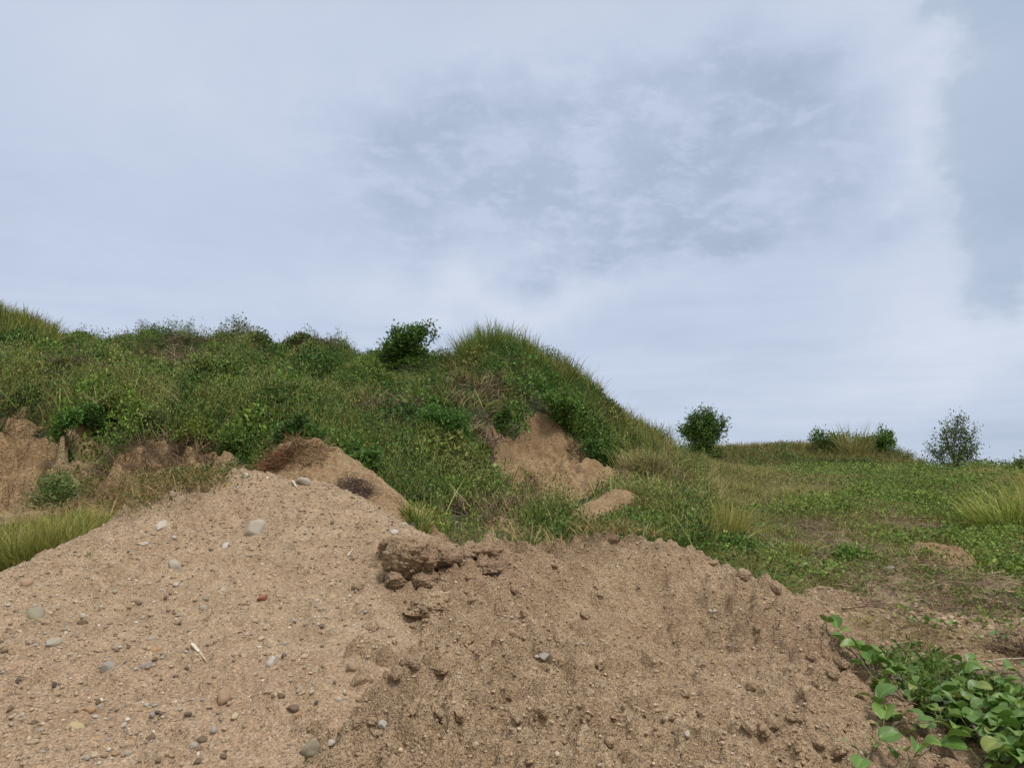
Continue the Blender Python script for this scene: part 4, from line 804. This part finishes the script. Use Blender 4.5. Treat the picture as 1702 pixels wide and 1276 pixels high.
S = [(265,876,30,'white','whitish angular stone high on the left of the stony heap',.9,.8),(428,880,44,'grey','large pale grey rock half buried near the stony heap top',.7,.7),(376,908,20,'white','flat white stone below the half buried grey rock',.5,.4),
 (290,943,34,'grey','rounded light grey stone in the upper middle of the stony heap',.2,.6),(240,904,13,'white','little white chip left of the flat white stone',.8,.6),(292,986,10,'cream','cream pebble below the rounded light grey stone',.3,.7),
 (370,981,12,'white','small white pebble right of the cream one',.3,.6),(338,1011,15,'grey','round pale pebble in front of a grey one',.2,.8),(342,998,13,'moss','greyish pebble behind the round pale one',.3,.7),(226,1002,22,'brown','flat dark brown stone left of the pale pebbles',.6,.45),
 (137,1036,19,'brown','dark brown oblong stone on the left slope',.3,.6),(297,1037,10,'black','small black stone in the middle of the stony heap',.7,.8),(437,995,20,'red','dull red brick like stone',.6,.5),(62,1022,40,'moss','broad greenish grey slab stone at the left',.5,.5),
 (87,1068,31,'grey','long light grey stone at the left',.4,.45),(181,1110,34,'blue','bluish grey rock on the lower left slope',.7,.6),(258,1080,24,'orange','rusty tan stone right of the bluish rock',.5,.5),(246,1108,24,'blue','slanting grey blue stone below the rusty tan one',.8,.5),
 (452,1102,26,'white','whitish rounded stone beside the dark pebble pair',.3,.8),(472,1071,14,'grey','pale grey pebble above a dark pebble',.3,.8),(472,1090,15,'brown','dark brown round pebble by the whitish stone',.2,.8),(506,1092,15,'cream','cream stone right of the dark round pebble',.3,.6),
 (30,1134,15,'black','dark slate chip near the left edge',.8,.5),(90,1143,11,'black','black pebble right of the slate chip',.6,.7),(149,1179,29,'orange','orange jagged stone on the lower left',.9,.4),(128,1208,38,'yellow','yellowish flat rock below the orange stone',.7,.35),
 (250,1227,22,'brown','brown wedge stone near the bottom left',.8,.5),(372,1158,38,'tan','brown earthy rock embedded in the lower slope',.5,.6),(487,1180,22,'brown','dark brown stone leaning on a tan pebble',.6,.9),(498,1190,17,'orange','tan pebble beside the dark leaning stone',.3,.7),
 (515,1246,42,'moss','large round grey green rock near the bottom',.3,.7),(253,1190,16,'blue','dark grey stone above the wedge stone',.5,.6),(243,1171,11,'white','tiny white pebble above the dark grey stone',.3,.7),(326,1138,12,'cream','pale chip below the wood splinter',.7,.5),
 (407,791,16,'white','pale stone on the very top of the stony heap',.6,.6),(341,813,18,'brown','dark stone on the left crest of the stony heap',.6,.6),(286,822,16,'cream','pale slab on the crest left of the dark stone',.6,.4),(503,802,26,'grey','pale grey boulder on the crest by the small heap',.7,.7),
 (533,812,22,'tan','flat tan stone beside the crest boulder',.5,.3),(655,886,16,'white','white stone left of the big soil lump, lowest of three',.6,.6),(640,897,12,'cream','cream chip left of the lowest white stone',.6,.5),(673,871,13,'white','white stone near the grass tuft on the right crest',.5,.5),
 (687,874,15,'blue','blue grey stone nearest the right crest grass tuft',.5,.6),(527,998,12,'white','white pebble in the valley between the heaps',.4,.6),(540,1012,9,'grey','grey pebble beside the valley white one',.4,.6),(564,1163,11,'white','white pebble on the lower valley floor',.3,.7),
 (525,1168,10,'black','black pebble left of the valley floor white one',.5,.7),(791,1243,14,'cream','smooth tan pebble at the bottom of the crumbly heap',.1,.8),(855,1058,24,'tan','pale tan stone in the middle of the crumbly heap',.3,.7),(763,1053,11,'grey','pale flake left of the tan stone',.6,.4),
 (905,1098,26,'blue','dark grey cracked stone in the crumbly heap',.8,.6),(893,1095,10,'white','white chip touching the dark cracked stone',.6,.6),(1143,1229,15,'white','pale round pebble at the bottom right of the crumbly heap',.1,.8),(1383,1020,12,'cream','pinkish pebble on the right shoulder of the heap',.2,.7),
 (1477,945,22,'blue','grey rock lying in the dry field',.6,.5),(1421,940,16,'grey','light grey rock left of the field rock',.6,.5),(1655,1005,26,'yellow','pale yellowish stone in the straw',.5,.5),(1510,1005,34,'cream','flat pale slab at the edge of the straw',.5,.25),(1640,1208,18,'tan','tan stone among the creeper leaves',.4,.5),
 (1188,1020,9,'white','white speck pebble on the upper right of the crumbly heap',.4,.6),(1180,1017,8,'cream','cream speck pebble left of the white speck',.4,.6),(45,968,26,'tan','earthy stone on the far left crest',.5,.6),(1366,1245,8,'white','small white pebble low on the right slope',.3,.6),(585,1110,26,'tan','rounded soil coloured stone in the lower valley',.3,.8),
 (60,1180,10,'cream','pale pebble near the left edge below the slate chip',.4,.6),(20,1195,12,'cream','cream stone at the left edge below the pale pebble',.4,.5),(298,1180,12,'grey','grey white pebble right of the tiny white one',.3,.6),(70,1250,14,'grey','grey stone in the bottom left corner',.5,.5)]
for i, (u0, v0, w0, kd, lb, an, fl) in enumerate(S): stone(u0, v0, w0, kd, lb, an, fl, i, .47)
stone(262,1186,14,'black','dark stone touching the dark grey one on the lower slope',.6,.6,3,.3)
# many small pebbles, each its own object, alike within a kind
kinds = [('cream', 'small cream pebble on the stony heap', 'cream pebbles on the stony heap', 70), ('white', 'small white pebble on the stony heap', 'white pebbles on the stony heap', 40), ('brown', 'small dark brown pebble on the stony heap', 'brown pebbles on the stony heap', 34),
         ('grey', 'small grey pebble on the stony heap', 'grey pebbles on the stony heap', 40), ('tan', 'small tan pebble on the stony heap', 'tan pebbles on the stony heap', 30)]
for kd, lb, gp, cnt in kinds:
    for i in range(cnt):
        uu = random.uniform(0, 560 if random.random() < .8 else 660); lo = 960 - .55 * uu if uu < 300 else 812 + max(0, uu - 500) * .45; vv = lo + 15 + (1270 - lo) * random.random() ** .9
        stone(uu, vv, 0, kd, lb, .5, .6, i, .3, group=gp, surfs=[lm, rm, base], size=.005 + .013 * random.random() ** 2, name='pebble', cat='pebble')

# grit: thousands of tiny stones strewn over both heaps, too many to count
bm = bmesh.new(); bmesh.ops.create_icosphere(bm, subdivisions=1, radius=1); IV = np.array([v.co for v in bm.verts]); IF = np.array([[v.index for v in f.verts] for f in bm.faces]); bm.free()
def grit(name, n, q, others, rmin, rmax, pw, pal, label, x0, x1, y0, y1, dens=None, mat=None):
    xs = x0 + (x1 - x0) * rnd(n); ys = y0 + (y1 - y0) * rnd(n); zs = q.at(xs, ys); ok = (zs > top(xs, ys, others) + .002) & in_view(xs, ys, zs, 60)
    if dens is not None: ok &= rnd(n) < dens(xs, ys)
    xs, ys, zs = xs[ok], ys[ok], zs[ok]; n = len(xs); r_ = rmin + (rmax - rmin) * rnd(n) ** pw
    V = IV[None] * (1 + .35 * RNG.normal(size=(n, 12, 1))).clip(.55, 1.5) * (r_[:, None, None] * (np.array([1, 1, .7]) * (1 + .25 * RNG.normal(size=(n, 1, 3))).clip(.5, 1.5)))
    V = V + np.stack([xs, ys, zs + r_ * .25], 1)[:, None]
    F = (IF[None] + (np.arange(n) * 12)[:, None, None]).reshape(-1, 3); pal = np.array(pal); c = pal[RNG.integers(0, len(pal), n)] * (1 + .15 * RNG.normal(size=(n, 1))).clip(.5, 1.5)
    return tag(link(name, mesh_np(name, V.reshape(-1, 3), F, mat or M_GRIT, np.repeat(c, 12, 0))), label, kind='stuff')
soilc = [(.40, .30, .20), (.34, .245, .16), (.29, .205, .13), (.43, .335, .235)]
grit('gravel', 60000, lm, [rm, base], .0016, .010, 4.6, soilc * 3 + [(.55, .50, .42), (.15, .11, .08), (.30, .27, .23), (.46, .33, .22), (.24, .17, .12)], 'fine gravel strewn over the stony heap', -4.1, .9, 1.7, 5.3, lambda x, y: .3 + 1.1 * vn(x * 1.3, y * 1.3, 95) ** 1.5)
grit('crumbs', 42000, rm, [lm, base], .0018, .009, 4.0, soilc * 6 + [(.20, .14, .095), (.46, .40, .32)], 'loose soil crumbs over the crumbly heap', -1.5, 2.4, 1.7, 4.9)
grit('rubble', 5000, scar, [base], .006, .05, 4, [(.36, .26, .165), (.30, .205, .125), (.24, .16, .10)], 'loose rubble on the landslip', scar.x0, scar.x0 + scar.nx * scar.st, scar.y0, scar.y0 + scar.ny * scar.st, lambda x, y: ss(14.2, 13, y))
grit('sandy_crumbs', 12000, sandy, [base], .003, .018, 4, soilc, 'loose crumbs on the sandy strip', sandy.x0, sandy.x0 + sandy.nx * sandy.st, sandy.y0, sandy.y0 + sandy.ny * sandy.st)

# clods of earth on the crumbly heap: own objects
CM = [stone_mesh('dirt_clod', M_SAND, 700 + i * 13, .25, .7, 4) for i in range(6)]
for i, me in enumerate(CM):
    V = np.array([v.co for v in me.vertices]); V *= (1 + .22 * fbm(V[:, 0] * 3 + i * 5, V[:, 1] * 3 + V[:, 2] * 3.3, 60 + i, 4))[:, None]; me.vertices.foreach_set('co', V.ravel().astype(np.float32)); me.update()
def clod(u, v, wpx, label, i, group=None, size=None, sc=(1, 1, 1), rz=None, sink=.35):
    p = hit(u, v); r_ = wpx * p.y / FPX * .5 if size is None else size; nn = nrm(p.x, p.y); o = link('dirt_clod', CM[i % 6], None, p + nn * r_ * .7 * (1 - 2 * sink))
    o.rotation_mode = 'QUATERNION'; o.rotation_quaternion = nn.to_track_quat('Z', 'Y') @ Matrix.Rotation(random.uniform(0, 6.28) if rz is None else rz, 4, 'Z').to_quaternion(); o.scale = (r_ * sc[0], r_ * sc[1], r_ * sc[2])
    return tag(o, label, 'dirt clod', group)
for i in range(120):
    uu = random.uniform(560, 1420); lo = 930 if uu < 1050 else 930 + (uu - 1050) * .35; vv = random.uniform(lo, 1268)
    if 1000 < uu < 1250 and 990 < vv < 1180 and random.random() < .8: continue
    clod(uu, vv, 0, 'small crumbly earth clod on the heap face', i, 'earth clods on the crumbly heap', .008 + .024 * random.random() ** 2.2)
for i, (uu, vv, ww, lb) in enumerate([(775,1067,30,'dark crumbly clod left of the pale tan stone'),(1022,898,22,'pointed clod standing on the crest of the crumbly heap'),(1185,938,18,'clod on the right crest above the deep green bush'),(1238,958,24,'clod further down the right crest line'),
       (602,1130,48,'rounded soil lump at the left foot of the crumbly heap'),(1345,1155,44,'low lump near the creeper leaves'),(1145,1215,36,'clod beside the pale round pebble'),(700,1010,40,'lump under the big dark soil lump'),(617,1045,34,'rough clod in the valley side'),(1290,976,26,'clod where the heap meets the field')]):
    clod(uu, vv, ww, lb, i, sink=.5)

# the big soil lump on the left shoulder of the crumbly heap
def lump(name, u, v, Y, rx, ry, rz, seed, label, tilt=0):
    bm = bmesh.new(); bmesh.ops.create_icosphere(bm, subdivisions=6, radius=1); V = np.array([q.co for q in bm.verts]); F = np.array([[q.index for q in f.verts] for f in bm.faces]); bm.free()
    rg = np.random.default_rng(seed); N = V.copy()
    for _ in range(12):
        nn = unit(rg.normal(size=(1, 3)))[0]; c = rg.uniform(.5, .85); d = np.clip(V @ nn - c, 0, None); V = V - d[:, None] * nn * .9
    a, b_, c_ = V[:, 0], V[:, 1], V[:, 2]
    n3 = lambda f, sd: fbm(a * f, b_ * f, sd, 4) + fbm(b_ * f + 7, c_ * f, sd + 9, 4) + fbm(c_ * f, a * f + 3, sd + 5, 4)
    V = V + N * (.20 * n3(1.6, seed) + .10 * ss(-.1, .15, n3(4.5, seed + 1)) + .05 * n3(11, seed + 2))[:, None]
    V = V * [rx, ry, rz]; o = Vector(wpt(u, v, Y)); me = mesh_np(name, V, F, M_SAND, None, True); ob = link(name, me, None, o); ob.rotation_euler = (0, tilt, .3); return tag(ob, label, 'dirt clod')
lump('dirt_clod', 682, 938, 3.93, .17, .15, .125, 5, 'big dark rough soil lump on the left shoulder of the crumbly heap', .12)
lump('dirt_clod', 738, 928, 4.08, .14, .13, .10, 8, 'second soil lump adjoining the big dark one on its right')
lump('dirt_clod', 800, 926, 4.22, .13, .12, .075, 12, 'low broad soil lump third from the left on the heap crest')
lump('dirt_clod', 655, 966, 3.84, .075, .065, .05, 31, 'rough clod fallen at the left foot of the big dark lump')
lump('dirt_clod', 706, 962, 3.88, .09, .07, .05, 33, 'broken clod tucked under the right side of the big dark lump')
lump('dirt_clod', 757, 952, 4.0, .08, .07, .045, 35, 'broken clod under the second soil lump')
lump('dirt_clod', 812, 944, 4.1, .08, .07, .04, 37, 'flat broken clod under the low broad soil lump')
lump('dirt_clod', 645, 905, 4.1, .06, .06, .045, 39, 'clod at the upper left corner of the big dark lump')
lump('dirt_clod', 720, 1012, 3.64, .15, .12, .07, 21, 'broad rough lump below the big dark soil lump')

# ------------------------------------------------------------------ sticks and twigs
def stick(name, pts, r0, r1, c, label, side=(), cat='stick'):
    o = pts[0]; b = Buf(); n = len(pts); tube(b, pts, [r0 + (r1 - r0) * k / (n - 1) for k in range(n)], c, 7)
    for (a, t) in side: tube(b, [pts[a], (pts[a] + t) * .5 + Vector((0, 0, .01)), t], [r1 * 1.2, r1 * .9, r1 * .4], c, 5)
    return tag(link(name, b.mesh(name, M_BARK, o, True), None, o), label, cat)
def on(u, v, up=.0): return hit(u, v) + Vector((0, 0, up))
stick('stick', [on(1575,1182,.06), on(1600,1205,.065), on(1622,1238,.06), on(1650,1290,.045)], .008, .0055, (.10, .075, .055), 'dark bare stick lying across the creeper leaves')
stick('stick', [on(1628,1111,.03), on(1665,1108,.035), on(1702,1106,.035), on(1745,1102,.03)], .003, .003, (.42, .37, .30), 'thin pale stick at the right edge')
tw = [on(1400,1018,.02), on(1440,1022,.06), on(1480,1034,.08), on(1520,1050,.06), on(1560,1060,.02)]
stick('twig', tw, .004, .002, (.12, .075, .05), 'thin brown arching twig over the sandy strip', [(1, on(1475,990,.12)), (2, on(1500,1065,.02)), (3, on(1575,1078,.01))])
tw = [on(1640,1002,.03), on(1665,1003,.08), on(1690,1015,.09), on(1725,1040,.04)]
stick('twig', tw, .004, .002, (.09, .065, .05), 'dark bowed twig above the grey straw', [(1, on(1660,1020,.02))])
stick('twig', [on(1468,1075,.0), on(1466,1050,.04), on(1463,1030,.08)], .002, .001, (.15, .11, .07), 'fine upright stem rising from the sandy strip')
def splinter(u1, v1, u2, v2, w, c, label, seed):
    p, q = on(u1, v1, .006), on(u2, v2, .004); d = q - p; nn = nrm(p.x, p.y); s = d.cross(nn).normalized(); L = d.length; b = Buf(); V = []; ks = (0, .15, .4, .7, 1)
    for t in ks:
        ww = w * (.5, 1, .9, .6, .1)[ks.index(t)] * random.uniform(.85, 1.15); c0 = p + d * t
        for a, h in ((-1, 0), (1, 0), (1, 1), (-1, 1)): V.append(c0 + s * ww * .5 * a + nn * h * w * .45)
    F = [[k * 4 + j, k * 4 + (j + 1) % 4, k * 4 + 4 + (j + 1) % 4, k * 4 + 4 + j] for k in range(4) for j in range(4)] + [[3, 2, 1, 0], [16, 17, 18, 19]]
    b.add(V, F4=F, C=c); return tag(link('wood_splinter', b.mesh('wood_splinter', M_BARK, p), None, p), label, 'wood splinter')
splinter(318,1074,337,1095,.016,(.62,.56,.44),'pale wood splinter lying on the stony heap',1)
splinter(337,1095,346,1106,.006,(.50,.40,.28),'thin reddish sliver at the end of the pale splinter',1)
splinter(486,803,494,813,.014,(.60,.52,.40),'pale wood chip on the crest beside the grey boulder',2)
splinter(577,926,588,914,.008,(.60,.54,.42),'thin pale sliver left of the big soil lump',3)
for (uu, vv, hh, lb) in [(149,928,28,'thin green grass sprout on the left edge of the stony heap'),(284,862,20,'tiny sprout behind the whitish angular stone')]:
    grass_clump(uu, vv, hh, 16, lb, (.06,.10,.04), (.10,.14,.06), 9, .2, wd=.004, name='grass_sprout')

# ------------------------------------------------------------------ creeping vine with broad round leaves
def vine_leaf_mesh(seed):
    rg = random.Random(seed); nu, nv = 9, 9; V = []; C = []; base_c = [(.075, .150, .036), (.060, .128, .032), (.100, .175, .046), (.13, .17, .05)][seed % 3 if seed < 8 else 3]; fold = rg.uniform(.1, .55); arch = rg.uniform(.05, .3); notch = rg.uniform(.03, .10)
    for j in range(nv):
        t = j / (nv - 1)
        w = .50 * (math.sin(math.pi * min(1, t * .97 + .02)) ** .55) * (1 - .10 * t)
        for i in range(nu):
            a = -1 + 2 * i / (nu - 1); x = a * w; yy = t + notch * (abs(a) ** 1.2) * (1 if t > .5 else -1) * 1.4 * abs(t - .5)
            z = abs(x) * fold * 1.5 - arch * (t - .35) ** 2 * 1.6 + .015 * math.sin(9 * t + 5 * a + seed) + (.08 * abs(a) ** 3 * math.sin(seed + 3 * t))
            V.append((x, yy, z)); rib = max(0, 1 - abs(a) * 5); ve = .08 * (math.sin(t * 26 - abs(a) * 7) > .75); C.append([min(1, ch * (1 + .45 * rib + ve)) for ch in base_c])
    F = [[j * nu + i, j * nu + i + 1, (j + 1) * nu + i + 1, (j + 1) * nu + i] for j in range(nv - 1) for i in range(nu - 1)]
    me = mesh_np('leaf', V, F, M_VINE, np.array(C), True); return me
VL = [vine_leaf_mesh(i) for i in range(9)]
def vine(label, runs, nleaf, size, group='creeping vines at the right foot of the crumbly heap', lift=.03, seed=1):
    rg = random.Random(seed); o = on(*runs[0][0]); root = empty('creeping_vine', o, label, 'vine', group); b = Buf(); nodes = []
    for run in runs:
        pts = []
        for k in range(len(run) - 1):
            for t in (0, .33, .66): pts.append(on(run[k][0] + (run[k + 1][0] - run[k][0]) * t, run[k][1] + (run[k + 1][1] - run[k][1]) * t, .012 + .012 * rg.random()))
        pts.append(on(*run[-1], .02)); tube(b, pts, [.0032] * (len(pts) - 1) + [.002], (.17, .145, .085), 5)
        for k in range(len(pts) - 1): nodes += [pts[k].lerp(pts[k + 1], t) for t in (.1, .45, .8)]
    for i in range(nleaf):
        p = nodes[int(i * len(nodes) / nleaf) % len(nodes)]; a = rg.uniform(0, 6.28); up = rg.uniform(.01, lift + .03); q = p + Vector((math.cos(a) * .035, math.sin(a) * .035, up))
        tube(b, [p, (p + q) * .5 + Vector((0, 0, .006)), q], [.0018, .0016, .0014], (.14, .16, .07), 4)
        lf = link('leaf', VL[rg.randrange(9)], root, q - o); s = size * rg.uniform(.65, 1.2)
        lf.rotation_euler = (rg.uniform(-.15, .75), rg.uniform(-.45, .45), a - math.pi / 2); lf.scale = (s, s, s)
    link('stem', b.mesh('stem', M_BARK, o, True), root); return root
vine('vine trailing up the heap slope with a few single leaves', [[(1450,1130), (1420,1095), (1385,1065), (1358,1048)]], 9, .055, lift=.02, seed=3)
vine('vine with large leaves on the bare slope nearest the bottom edge', [[(1560,1240), (1510,1205), (1465,1185), (1440,1180)], [(1510,1205), (1470,1225), (1450,1262), (1435,1290)], [(1560,1240), (1520,1270), (1500,1300)]], 24, .068, lift=.02, seed=4)
vine('vine with dense leaves at the top left of the vine patch', [[(1540,1180), (1500,1140), (1440,1110), (1430,1100)], [(1500,1140), (1470,1130), (1445,1135)], [(1540,1180), (1500,1170), (1460,1160)]], 46, .052, seed=5)
vine('vine thick with leaves around the bare stick', [[(1690,1290), (1640,1230), (1590,1190), (1545,1165)], [(1640,1230), (1600,1235), (1560,1215)], [(1590,1190), (1610,1160), (1580,1130)]], 62, .062, seed=6)
vine('vine leafing out along the right edge of the picture', [[(1720,1260), (1700,1210), (1680,1170), (1640,1140), (1600,1120)], [(1700,1210), (1660,1200), (1620,1180)], [(1690,1250), (1670,1225), (1640,1200)]], 62, .055, seed=7)
vine('vine in the bottom right corner', [[(1760,1300), (1720,1290), (1680,1265), (1650,1245)], [(1720,1290), (1715,1255), (1700,1225)], [(1700,1280), (1670,1290), (1620,1285)]], 48, .062, seed=8)
vine('small vine seedling patch on the sandy strip beside the straw', [[(1560,1050), (1530,1040), (1510,1045)], [(1560,1050), (1590,1055)]], 14, .04, group='vine seedlings on the sandy strip', lift=.01, seed=9)
vine('small vine seedlings below the brushwood', [[(1640,1075), (1670,1070)], [(1640,1130), (1690,1125), (1720,1140)]], 16, .045, group='vine seedlings on the sandy strip', lift=.01, seed=10)
# fresh grass and small leaves under the vines
def polyscatter(n, poly):
    us = [p[0] for p in poly]; vs = [p[1] for p in poly]; P = []
    while len(P) < n:
        a = RNG.uniform(min(us), max(us)); c = RNG.uniform(min(vs), max(vs))
        if pinside(np.array([a]), np.array([c]), poly)[0]: P.append(hit(a, c, y1=9))
    return np.array(P)
VP = [(1455,1085),(1500,1070),(1560,1090),(1640,1130),(1760,1180),(1760,1276),(1600,1230),(1520,1180)]
P = polyscatter(170, VP); b = Buf(); k = 12; p = np.repeat(P, k, 0); n = len(p)
blades(b, p + RNG.normal(size=(n, 3)) * [.02, .02, 0], unit(RNG.normal(size=(n, 3)) * [.5, .5, .1] + [0, 0, .8]), .05 + .07 * rnd(n), .005 + .003 * rnd(n), mixc((.06, .12, .035), (.12, .17, .06), rnd(n)), .3 + .5 * rnd(n))
k = 9; p = np.repeat(P, k, 0); n = len(p); leaves(b, p + RNG.normal(size=(n, 3)) * [.035, .035, 0] + np.stack([np.zeros(n), np.zeros(n), .01 + .04 * rnd(n)], 1), rdir(n) * [1, 1, .4] + [0, 0, .3], .018 + .022 * rnd(n), .014 + .012 * rnd(n), mixc((.045, .095, .028), (.085, .14, .042), rnd(n)))
tag(link('fresh_grass', b.mesh('fresh_grass', M_GRASS)), 'fresh green grass and seedlings under the vines', kind='stuff')
P = polyscatter(170, [(1360,1000),(1440,1010),(1560,1040),(1702,1080),(1702,1120),(1560,1090),(1440,1060)]); b = Buf(); k = 7; p = np.repeat(P, k, 0); n = len(p)
blades(b, p + RNG.normal(size=(n, 3)) * [.03, .03, 0], unit(RNG.normal(size=(n, 3)) * [.8, .8, .1] + [0, 0, .6]), .03 + .06 * rnd(n), .003, mixc((.13, .12, .06), (.30, .25, .16), rnd(n)), .4)
tag(link('sparse_grass', b.mesh('sparse_grass', M_GRASS)), 'sparse wispy grass on the sandy strip', kind='stuff')
P = np.concatenate([polyscatter(70, STRAW), polyscatter(14, HUMP), polyscatter(40, [(1320,900),(1500,900),(1480,960),(1400,985),(1320,950)])]); b = Buf(); k = 26; p = np.repeat(P, k, 0); n = len(p)
leaves(b, p + RNG.normal(size=(n, 3)) * [.07, .07, 0] + np.stack([np.zeros(n), np.zeros(n), .01 + .06 * rnd(n)], 1), rdir(n) * [1, 1, .5] + [0, 0, .3], .022 + .02 * rnd(n), .014 + .01 * rnd(n), mixc((.055, .10, .032), (.12, .145, .055), rnd(n)))
k = 9; p = np.repeat(P, k, 0); n = len(p); blades(b, p + RNG.normal(size=(n, 3)) * [.06, .06, 0], unit(RNG.normal(size=(n, 3)) * [.6, .6, .1] + [0, 0, .8]), .05 + .09 * rnd(n), .004, mixc((.10, .13, .05), (.26, .22, .13), rnd(n)), .4)
tag(link('straggling_weeds', b.mesh('straggling_weeds', M_LEAF)), 'small weeds straggling through the grey straw', kind='stuff')
# sparse wisps on the bare banks and fan
P = []
for poly, m in ((BANK2, 55), (BANK, 8), (PATCH, 8), (SCAR, 4)):
    P.append(polyscatter(m, poly) if m else None)
P = np.concatenate(P); b = Buf(); k = 22; p = np.repeat(P, k, 0); n = len(p)
leaves(b, p + RNG.normal(size=(n, 3)) * [.10, .10, .02] + [0, 0, .05], rdir(n) + [0, 0, .4], .028, .016, mixc((.06, .08, .035), (.11, .11, .06), rnd(n)))
blades(b, p + RNG.normal(size=(n, 3)) * [.08, .08, 0], unit(RNG.normal(size=(n, 3)) * [.5, .5, .1] + [0, 0, .8]), .06 + .12 * rnd(n), .005, mixc((.10, .085, .05), (.24, .19, .12), rnd(n)), .5)
tag(link('bank_weeds', b.mesh('bank_weeds', M_LEAF)), 'thin weeds rooted on the bare banks', kind='stuff')
